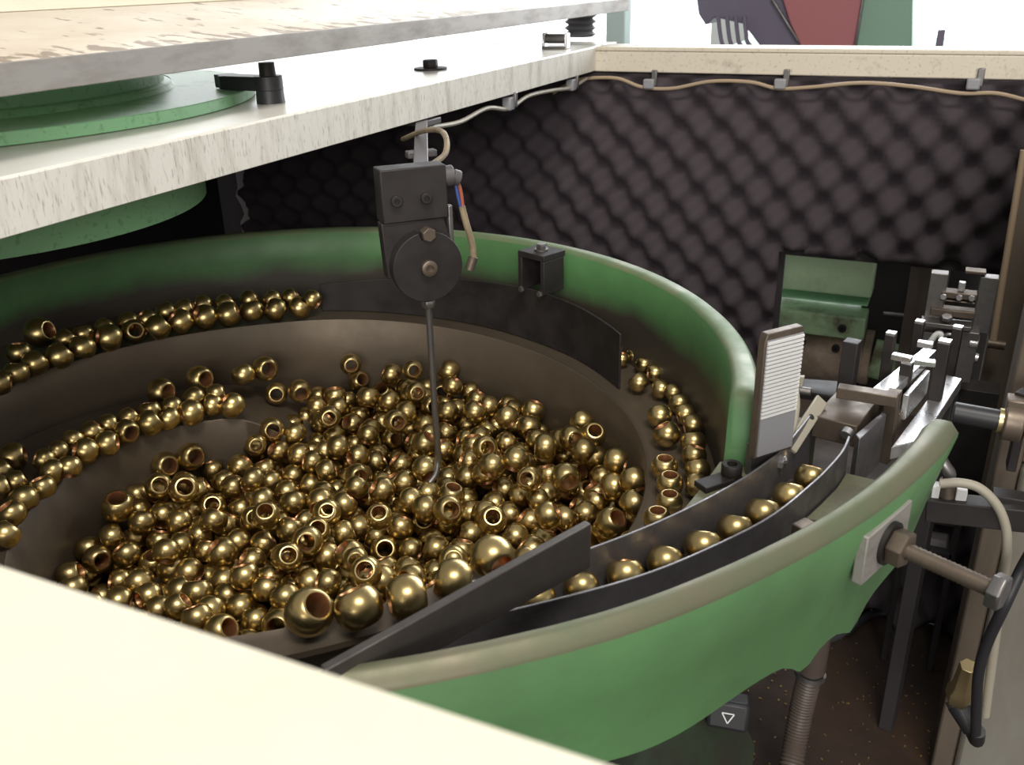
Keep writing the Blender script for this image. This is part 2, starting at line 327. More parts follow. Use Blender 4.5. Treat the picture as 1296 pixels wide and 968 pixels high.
enc.part('side_wall', MB().box((XR-0.003, (PY+YB)/2+0.04, (ZTRAY-0.1)/2), (0.006, YB-PY, -0.1-ZTRAY)), 'post')
enc.part('left_shade_sheet', MB().box((-1.24, 0.73, (ZTRAY-0.136)/2), (0.008, 1.24, -0.136-ZTRAY)), 'backing')  # added dark sheet, stands in for the shadow below the table
px0, px1 = ay(1256, 400, 1.24).x, ay(1310, 400, 1.24).x
enc.part('corner_post', MB().box(((px0+px1)/2, 1.25, (ZTRAY-0.14)/2), (px1-px0, 0.02, -0.14-ZTRAY)), 'post', bevel=0.002)
enc.part('conduit', MB().tube([ay(1256, 440, 1.2), ay(1262, 400, 1.2), ay(1278, 300, 1.2), ay(1296, 190, 1.2)], 0.004, 10), 'cable_tan', label='tan pipe running up the corner post')
enc.part('conduit_tee', MB().cyl(ay(1250, 434, 1.2), ay(1272, 437, 1.2), 0.006, n=16), 'brownsteel')
# egg-crate foam: one moulded sheet with rounded bumps
def foam_sheet(x0, x1, z0, z1, y, hole=None, ragged=None, step=0.0072, amp=0.0145):
    nx = int((x1-x0)/step)+1; nz = int((z1-z0)/step)+1; g = {}; mb = MB()
    for j in range(nz):
        for i in range(nx):
            x = x0+(x1-x0)*i/(nx-1); z = z0+(z1-z0)*j/(nz-1)
            f = cos(2*pi*(x+0.003*sin(z*31))/0.060)*cos(2*pi*z/0.062)
            h = amp*f
            if hole and hole(x, z): continue
            xe = x+(ragged(z) if ragged and i < 2 else 0)
            g[i, j] = len(mb.v); mb.v.append(V((xe, y-h, z)))
    for j in range(nz-1):
        for i in range(nx-1):
            q = [(i, j), (i+1, j), (i+1, j+1), (i, j+1)]
            if all(k in g for k in q): mb.f.append(tuple(g[k] for k in q)); mb.mi.append(0)
    rim = {}                                           # turn the border back so the sheet has its thickness
    from collections import Counter
    c = Counter(tuple(sorted((f[a], f[(a+1) % 4]))) for f in mb.f for a in range(4))
    for f in list(mb.f):
        for a in range(4):
            e = (f[a], f[(a+1) % 4])
            if c[tuple(sorted(e))] == 1:
                for k in e:
                    if k not in rim: rim[k] = len(mb.v); p = mb.v[k]; mb.v.append(V((p.x, y+0.02, p.z)))
                mb.f.append((e[1], e[0], rim[e[0]], rim[e[1]])); mb.mi.append(0)
    return mb
hole = lambda x, z: x > OX0-0.004 and z < OZ1+0.006+0.004*sin(x*60)
o = build('acoustic_foam', foam_sheet(-1.19, 0.135, -0.60, -0.137, YB+0.010, hole, lambda z: 0.008*sin(z*90)+0.006*sin(z*211)), 'foam', (0, YB, -0.6), sharp=180, flip=False)
tag(o, 'charcoal egg-crate foam panel under the back beam', 'foam')
mb = MB(); n = 26
for i in range(n): pass
edge = [V((-1.186+0.004*sin(i*1.3), YB+0.026, -0.14-0.44*i/n)) for i in range(n+1)]
mb.sweep([[p, p+V((-0.030+0.005*sin(i*2.1), 0, 0)), p+V((-0.030+0.005*sin(i*2.1), 0.004, 0)), p+V((0, 0.004, 0))] for i, p in enumerate(edge)])
enc.part('torn_strip', mb, 'greystrip', label='pale torn strip at the foam edge')
o = build('foam_offcut', foam_sheet(-0.06, 0.12, -0.648, -0.50, 0.90, None, None, 0.006, 0.016), 'foam', (0.04, 0.90, -0.648), sharp=180, flip=False)
tag(o, 'dark egg-crate foam piece standing on the tray behind the bowl', 'foam')

# wiring along the back beam with its clips
pts = [ay(700, 118, YB-0.03), ay(716, 108, YB-0.012), ay(738, 100, YB-0.006), ay(780, 99, YB-0.006), ay(812, 110, YB-0.006), ay(850, 112, YB-0.006), ay(900, 103, YB-0.006), ay(950, 104, YB-0.006), ay(985, 112, YB-0.006), ay(1030, 110, YB-0.006), ay(1090, 105, YB-0.006), ay(1150, 109, YB-0.006), ay(1215, 118, YB-0.006), ay(1260, 118, YB-0.006), ay(1300, 127, YB-0.006)]
o = build('beam_cable', MB().tube(pts, 0.0026, 8), 'cable_tan', pts[0]); tag(o, 'thin tan cable looping between clips under the back beam', 'cable')
for k, (cx, lab) in enumerate(((822, 'steel cable clip under the back beam nearest its corner'), (988, 'steel cable clip at the middle of the back beam'), (1232, 'steel cable clip at the far right of the back beam'))):
    p = ay(cx, 106, YB-0.004)
    t = Thing('cable_clip', lab, 'clip', (p.x, p.y, p.z-0.012), 'clips holding the tan cable')
    t.part('strap', MB().box((p.x, p.y-0.003, p.z), (0.016, 0.008, 0.014)), 'grey', bevel=0.002)
    t.part('tab', MB().box((p.x+0.007, p.y, p.z+0.008), (0.008, 0.005, 0.022)), 'steel', bevel=0.001)

# ================================================================ machine table on the left with what stands on it
tab = Thing('machine_table', 'white painted machine table with dirt drips down its edge', 'table', (-0.9, 0.8, ZT-BH))
tab.part('table_top', MB().box(((XL-1.6)/2, (YF-0.02+YB+0.1)/2, ZT-0.006), (XL+1.6, YB-YF+0.12, 0.012)), 'white_top', bevel=0.0012)
tab.part('front_edge', MB().box((XL-0.003, (YF+YB)/2, ZT-0.012-(BH-0.012)/2+0.0005), (0.006, YB-YF, BH-0.012)).box((XL+0.001, (YF+YB)/2, ZT-BH/2), (0.002, YB-YF, BH-0.002)), 'cream_drip', bevel=0.0006, label='cream edge streaked with brown drips')
# green hopper spout through the table
cx, cy, Rf = -0.834, 0.564, 0.282
t = Thing('hopper_spout', 'pale green round spout with flange through the machine table', 'spout', (cx, cy, -0.19))
t.part('flange', MB().ring([(0.19, 0), (Rf, 0), (Rf, 0.0095), (0.19, 0.0095)], (cx, cy, -0.0995), (0, 0, 1), 96, closed=True), 'green_pale', bevel=0.0008)
t.part('neck', MB().ring([(0.205, 0), (0.207, 0.004), (0.200, 0.006), (0.200, 0.028)], (cx, cy, -0.090), (0, 0, 1), 80, caps=False).ring([(0.201, 0), (0.209, 0.0), (0.206, 0.005)], (cx, cy, -0.090), (0, 0, 1), 80, caps=False), 'green_pale')
mb = MB(); ns = 72; secs = []
cx2, cy2, Rs = -0.762, 0.532, 0.192
for i in range(ns+1):
    a = 2*pi*i/ns; d = V((cos(a), sin(a), 0)); zb = -0.178
    if 205 < degrees(a) < 312: zb = -0.184
    secs.append([V((cx2, cy2, 0))+d*Rs+V((0, 0, zb)), V((cx2, cy2, 0))+d*(Rs+0.002)+V((0, 0, -0.1125)), V((cx2, cy2, 0))+d*(Rs-0.005)+V((0, 0, -0.1125)), V((cx2, cy2, 0))+d*(Rs-0.005)+V((0, 0, zb))])
mb.sweep(secs, caps=False)
t.part('lower_sleeve', mb, 'green_pale')
# cream slab (hopper tray) above the table
xs, zs0, zs1 = -0.515, -0.060, -0.0423
t = Thing('hopper_tray', 'cream smudged tray with a grey folded edge above the machine table', 'tray', (-0.9, 0.8, zs0))
xr = xs-0.165; zr0 = ay(0, 16, 1).z/ay(0, 16, 1).x*xr; y0 = 0.14; y1 = 1.58
t.part('tray_top', MB().prism([(xs, y0, zs1), (xs, y1, zs1), (xr, y1, zr0), (xr, y0, zr0)], (0, 0, -0.003)), 'cream_smudge', bevel=0.0008, label='sloping cream sheet with brown smudges along its edge')
t.part('folded_edge', MB().box((xs, 0.86, (zs0+zs1+0.001)/2), (0.003, 1.44, zs1-zs0+0.001)).box((xs-0.03, 0.86, zs0+0.001), (0.06, 1.44, 0.002)), 'grey_edge', bevel=0.0006)
t.part('upper_lid', MB().prism([(xr, y0, zr0+0.001), (xr, y1, zr0+0.001), (xr-0.1, y1, zr0+0.05), (xr-0.1, y0, zr0+0.05)], (-0.004, 0, -0.004)), 'cream_front', bevel=0.001)
# things on the table
p = az(545, 88, ZT)
t = Thing('washer_bolt', 'black hex bolt with wide washer on the bright table', 'bolt', p)
t.part('washer', MB().ring([(0.006, 0), (0.019, 0), (0.019, 0.002), (0.006, 0.002)], p, (0, 0, 1), 32, closed=True), 'black_steel')
t.part('head', hexbolt(MB(), p+V((0, 0, 0.002)), (0, 0, 1), 0.009, 0.009), 'black_steel', bevel=0.0004)
p = az(343, 130, ZT)
t = Thing('clamp_arm', 'black curved clamp arm with bolt holding down the green flange', 'clamp', p)
t.part('foot', MB().cyl(p, p+V((0, 0, 0.011)), 0.0125, 0.012, 28), 'black_rubber')
pa = [p+V((0, 0, 0.0165)), p+V((-0.013, 0.002, 0.0165)), p+V((-0.028, -0.002, 0.0165)), p+V((-0.042, -0.004, 0.0165))]
mb = MB(); mb.ring([(0.0, 0), (0.0122, 0), (0.0122, 0.012), (0.0, 0.012)], p+V((0, 0, 0.011)), (0, 0, 1), 28, caps=False)
mb.bar(p+V((0, 0, 0.0165)), p+V((-0.045, 0.003, 0.0165)), 0.020, 0.0118).bar(p+V((-0.040, 0.002, 0.0165)), p+V((-0.062, 0.014, 0.0165)), 0.018, 0.0115).cyl(p+V((-0.045, 0.003, 0.0108)), p+V((-0.045, 0.003, 0.0222)), 0.0105, n=24)
t.part('arm', mb, 'black_rubber', bevel=0.0006)
t.part('bolt', MB().cyl(p+V((0, 0, 0.023)), p+V((0, 0, 0.034)), 0.0072, 0.0068, 20), 'black_steel')
p = az(707, 62, ZT)
t = Thing('latch_bracket', 'small light grey latch with roller on the table corner', 'latch', p)
mb = MB().box(p+V((-0.004, 0, 0.002)), (0.036, 0.020, 0.004))
t.part('base', mb, 'steel', bevel=0.0006)
for s in (-1, 1): t.part('lug', MB().box(p+V((-0.004+s*0.017, 0, 0.011)), (0.004, 0.016, 0.022)), 'bright', bevel=0.002)
t.part('roller', MB().cyl(p+V((-0.019, 0, 0.014)), p+V((0.011, 0, 0.014)), 0.0065, n=20), 'steel')
p = az(724, 52, ZT)+V((-0.02, 0.09, 0))
t = Thing('rubber_bellows', 'dark ribbed bellows under the tray near the table corner', 'bellows', p)
for k in range(4): t.part('fold', MB().ring([(0.020, 0), (0.028, 0.005), (0.020, 0.010)], p+V((0, 0, 0.0005+0.0096*k)), (0, 0, 1), 28), 'grey')

# ================================================================ vibratory bowl
C = V((-0.445, 0.50, 0)); ZP = -0.47
def pol(r, a, z): return V((C.x+r*cos(radians(a)), C.y+r*sin(radians(a)), z))
PHI = [60, 100, 122, 140, 180, 230, 280, 320, 350, 370, 390, 410, 430, 450, 470, 500, 540, 590, 640, 680, 700]
ZTR = [-.45, -.44, -.40, -.370, -.361, -.357, -.354, -.352, -.350, -.347, -.343, -.340, -.336, -.330, -.324, -.316, -.311, -.306, -.300, -.295, -.293]
RP = [60, 100, 130, 150, 180, 200, 225, 260, 300, 340, 370, 390, 410, 430, 450, 470, 495, 525, 545, 590, 640, 680, 700]
RV = [.13, .135, .14, .145, .16, .17, .18, .21, .25, .28, .293, .293, .29, .285, .275, .262, .238, .24, .25, .262, .275, .283, .285]
zt = lambda f: sinterp(f, PHI, ZTR); rtk = lambda f: sinterp(f, RP, RV, 10)
WA = [0, 200, 260, 300, 317, 321.5, 326, 333, 337.3, 342.5, 347, 352.5, 357, 362.3, 366, 372]; WR = [.364, .364, .367, .373, .380, .388, .398, .405, .4115, .420, .430, .4405, .453, .466, .476, .497]
wall_r = lambda a: sinterp(a, WA, WR, 8)
thick = lambda a: interp(a, [0, 230, 300, 350, 358, 364], [.019, .019, .0135, .0135, .015, .018])
ZR = -0.25
bowl = Thing('vibratory_bowl', 'green stepped vibratory bowl with spiral track full of brass balls', 'bowl feeder', (C.x, C.y, ZP))
LIPS = [degrees(atan2(az(x, y, -0.350).y-C.y, az(x, y, -0.350).x-C.x)) % 360 for x, y in ((1068, 782), (998, 830))]
# outer wall: outside, rolled rim, inside
def wall_secs(a0, a1, n):
    out = []
    for i in range(n+1):
        a = a0+(a1-a0)*i/n; R = wall_r(a); t = thick(a); zr = ZR; zb = -0.345
        e = a1-a
        if a1 > 360 and e < 3: zr = ZR-0.012*(1-e/3)**2; t *= 0.75+0.25*e/3
        es = a-a0
        if a0 < 10 and es < 2.4: zr = ZR-0.035*(1-es/2.4)**2.6
        fr = max(0, min(1, (a-290)/30)); zb += 0.003*sin(a*0.35)*fr
        for aa in LIPS: zb -= 0.011*math.exp(-((a-aa)/1.6)**2)
        tp = 0.017*fr
        out.append([pol(R-tp, a, zb), pol(R-tp*0.5, a, (zb+zr)/2), pol(R, a, zr-0.010+0.003*fr), pol(R-0.0015, a, zr-0.003-0.002*fr), pol(R-0.005, a, zr), pol(R-t+0.004, a, zr+0.001*fr), pol(R-t, a, zr-0.003), pol(R-t-0.001-0.004*fr, a, zr-0.03), pol(R-t-0.002-0.010*fr, a, zb)])
    return out
mi_back = [0, 0, 0, 0, 2, 2, 0, 0, 0]; mi_front = [1, 1, 1, 3, 3, 3, 4, 4, 4]
bowl.part('rear_wall', MB().sweep(wall_secs(6.8, 235, 170), [1, 1, 1, 2, 2, 2, 0, 0, 0]), ['green_oil', 'green', 'rim'], sharp=60)
bowl.part('front_wall', MB().sweep(wall_secs(235, 369.3, 120), [1, 1, 3, 3, 3, 3, 4, 4, 1]), ['green_oil', 'green', 'rim', 'rim_front', 'dark_inside'], sharp=60)
# spiral track: inner drop, lip, floor
def out_r(f):
    a = f % 360
    if f <= 335: return rtk(f+360)-0.0012
    if f <= 372: return None
    return wall_r(min(a, 235) if a < 235 else a)-thick(a)-0.0015
def track(f0, f1, n, outer):
    secs = []
    for i in range(n+1):
        f = f0+(f1-f0)*i/n; r = rtk(f); z = zt(f); ro = outer(f)
        zb = max(ZP+0.005, zt(f-360)-0.003) if f >= 430 else ZP+0.005
        secs.append([pol(r+0.004, f, zb), pol(r-0.0008, f, (zb+z)/2), pol(r-0.0022, f, z+0.0012), pol(r-0.0012, f, z+0.0022), pol(r+0.0008, f, z+0.001), pol(r+0.004, f, z), pol(ro, f, z-0.0005), pol(ro, f, z-0.004), pol(r+0.0075, f, z-0.004), pol(r+0.0075, f, zb)])
    return secs
o1 = lambda f: out_r(f) if out_r(f) else interp(f, [335, 350, 372], [rtk(695)-.001, .330, .341])
bowl.part('lower_track', MB().sweep(track(104, 378, 190, o1)), 'track', sharp=50)
o2 = lambda f: interp(f, [600, 640, 660, 692], [wall_r(240)-.022, .312, .297, .299]) if f > 600 else out_r(f)
bowl.part('upper_track', MB().sweep(track(378, 692, 220, lambda f: o2(f))), 'track', sharp=50)
mb = MB().ring([(0.0, 0.020), (0.12, 0.014), (0.30, 0), (0.36, 0.10), (0.363, 0.10), (0.303, -0.004), (0.0, -0.004)], (C.x, C.y, ZP), (0, 0, 1), 72, caps=False)
bowl.part('bowl_floor', mb, 'track')
# outlet plate under the channel
r2 = lambda a: sinterp(a, [-40, -30, -18.5, -11.3, -3.4, 6.6, 12.3, 18], [.283, .298, .317, .331, .349, .376, .391, .409], 3)
r3 = lambda a: sinterp(a, [-44, -34, -26.5, -22.3, -17.8, -11.5, -4.2, 1.5, 7.3, 11], [.310, .322, .335, .344, .355, .368, .387, .398, .414, .424], 3)
ZPL = -0.297
out = [pol(r, a, ZPL) for r, a in ((.364, 7.6), (.342, 7.2), (.337, 1.5), (.334, -3.5), (.329, -8.5))]+[pol(r2(a)-.001, a, ZPL) for a in (-8, -4, 0, 4, 8, 12, 16)]+[pol(.412, 19, ZPL), pol(.39, 19, ZPL), pol(.372, 13, ZPL)]
bowl.part('outlet_plate', MB().prism(out, (0, 0, -0.045)), 'plate_green', bevel=0.0005)
out = [pol(r3(a)+.003, a, -0.305) for a in (1, 4, 7, 10)]+[pol(wall_r(360+a)-thick(360+a)-.002, a, -0.305) for a in (8.5, 5, 1)]
bowl.part('outer_plate', MB().prism(out, (0, 0, -0.005)), 'plate_green', bevel=0.0005)
pb = az(925, 607, ZPL)
cl = bowl.part('plate_clamp', MB().box(pb+V((-0.006, -0.008, 0.002)), (0.030, 0.012, 0.004), (V((.6, .8, 0)), V((-.8, .6, 0)), V((0, 0, 1)))), 'black_steel', bevel=0.0006)
bowl.part('bolt', socket(MB(), pb+V((0, 0, 0.0035)), (0, 0, 1), 0.0066, 0.008), 'black_steel', parent=cl)
# dark guide plate standing on the track at the rear, and its clamp block
def curved_strip(rfun, zt_, zb_, a0, a1, n, th):
    secs = []
    for i in range(n+1):
        a = a0+(a1-a0)*i/n; r = rfun(a)
        secs.append([pol(r, a, zb_(a)), pol(r, a, zt_(a)), pol(r+th, a, zt_(a)), pol(r+th, a, zb_(a))])
    return MB().sweep(secs)
gp = bowl.part('guide_plate', curved_strip(lambda a: interp(a, [46, 60, 80, 117], [.304, .306, .302, .287]), lambda a: interp(a, [46, 70, 95, 117], [-.288, -.281, -.285, -.293]), lambda a: zt(360+a)+0.0008, 46, 117, 50, 0.0022), 'black_steel', bevel=0.0005, label='black curved guide plate at the rear')
pc = az(683, 340, -0.262); an = degrees(atan2(pc.y-C.y, pc.x-C.x)); rd = V((cos(radians(an)), sin(radians(an)), 0)); tg = V((-rd.y, rd.x, 0)); up_ = V((0, 0, 1))
b0 = pol(.302, an, -0.283)
mb = MB().box(b0+rd*0.014+V((0, 0, 0.036)), (0.031, 0.034, 0.006), (rd, tg, up_)).box(b0+rd*0.013+tg*0.0145+V((0, 0, 0.0165)), (0.029, 0.005, 0.033), (rd, tg, up_)).box(b0+rd*0.013-tg*0.0145+V((0, 0, 0.0165)), (0.029, 0.005, 0.033), (rd, tg, up_)).box(b0+rd*0.0275+V((0, 0, 0.0165)), (0.004, 0.03, 0.033), (rd, tg, up_))
ck = bowl.part('clamp_block', mb, 'block', bevel=0.0007)
bowl.part('bolt', hexbolt(MB().ring([(0, 0), (0.0068, 0), (0.0068, 0.0015), (0, 0.0015)], b0+rd*0.014+V((0, 0, 0.039)), (0, 0, 1), 20, caps=False), b0+rd*0.014+V((0, 0, 0.0405)), (0, 0, 1), 0.0052, 0.005), 'steel', parent=ck)
for s in (-1, 1): bowl.part('screw', hexbolt(MB(), b0+rd*-0.001+tg*s*0.012+V((0, 0, 0.001)), -rd, 0.0032, 0.003), 'steel', parent=ck)
# outlet channel: inner and outer spring strips
bowl.part('inner_guide_strip', curved_strip(r2, lambda a: interp(a, [-36, 8, 15], [-.285, -.285, -.281]), lambda a: -0.333, -34, 17.0, 50, 0.0017), 'strip', bevel=0.0004, label='polished curved strip on the inner side of the outlet channel')
bowl.part('outer_guide_strip', curved_strip(r3, lambda a: interp(a, [-36, -24, 4, 12], [-.285, -.285, -.285, -.281]), lambda a: -0.333, -42, 11.0, 52, 0.0017), 'strip', bevel=0.0004, label='dark curved strip on the outer side of the outlet channel')
secs = [[pol(r2(a)+.003, a, -.314), pol(r3(a)-.001, a, -.314), pol(r3(a)-.001, a, -.333), pol(r2(a)+.003, a, -.333)] for a in [-30+i for i in range(41)]]
bowl.part('channel_floor', MB().sweep(secs), 'track')
# straight deflector blade across the track's end
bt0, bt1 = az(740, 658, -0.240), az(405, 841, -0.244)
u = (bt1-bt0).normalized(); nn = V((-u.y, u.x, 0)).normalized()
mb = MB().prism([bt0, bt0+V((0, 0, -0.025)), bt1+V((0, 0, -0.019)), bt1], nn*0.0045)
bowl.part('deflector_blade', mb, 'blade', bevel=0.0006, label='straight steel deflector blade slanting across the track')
# small clip on the outer strip
pk = pol(r3(-2)+.007, -2, -0.295)
bowl.part('strip_clip', MB().box(pk+V((0.004, -0.003, -0.004)), (0.012, 0.008, 0.010), (V((.5, .86, 0)), V((-.86, .5, 0)), V((0, 0, 1)))).cyl(pk+V((0.006, -0.006, 0.0)), pk+V((0.020, -0.012, -0.004)), 0.003, n=12), 'brownsteel', bevel=0.0008)
# levelling bolt through the front wall
pw = az(1097, 676, -0.292); pe = pw+V((0.050, -0.020, -0.002)); ax = (pe-pw).normalized(); side = V((-ax.y, ax.x, 0)).normalized()
ap = degrees(atan2(pw.y-C.y, pw.x-C.x)) % 360-1.7; Rw = wall_r(ap if ap > 180 else ap+360)-0.0095
base = pol(Rw, ap, -0.2845); rd2 = V((cos(radians(ap)), sin(radians(ap)), 0)); rd2 = (rd2-0.30*V((-rd2.y, rd2.x, 0))).normalized(); tg2 = V((-rd2.y, rd2.x, 0))
sp = bowl.part('backing_plate', MB().box(base+rd2*0.0055, (0.006, 0.052, 0.030), (rd2, tg2, V((0, 0, 1)))), 'grey_edge', bevel=0.0008, label='pale square plate behind the long bolt')
b1 = base+rd2*0.0085
lb = bowl.part('long_bolt', MB().tube([b1, b1+ax*0.056], 0.0046, 14, sub=44, rib=0.05), 'brownsteel', label='long threaded bolt sticking out of the front wall')
bowl.part('washer', MB().cyl(b1, b1+ax*0.0025, 0.0125, n=28), 'black_steel', parent=lb)
bowl.part('nut', hexbolt(MB(), b1+ax*0.0025, ax, 0.0108, 0.009), 'brownsteel', parent=lb, bevel=0.0005)
bowl.part('bolt_head', hexbolt(MB(), b1+ax*0.054, ax, 0.0098, 0.007), 'steel', parent=lb, bevel=0.0005)

# drive base under the bowl
t = Thing('drive_base', 'dark green drive base on the tray under the bowl', 'drive base', (C.x+0.05, C.y, ZTRAY))
mb = MB().ring([(0.385, 0), (0.385, 0.09), (0.35, 0.165), (0.30, 0.175)], (C.x, C.y, ZTRAY), (0, 0, 1), 8, phase=0.2)
t.part('housing', mb, mat('dark_green_base', (0.03, 0.055, 0.03), 0.5, dirt=(0.03, 0.022, 0.016), amt=0.8, scale=14), bevel=0.004)

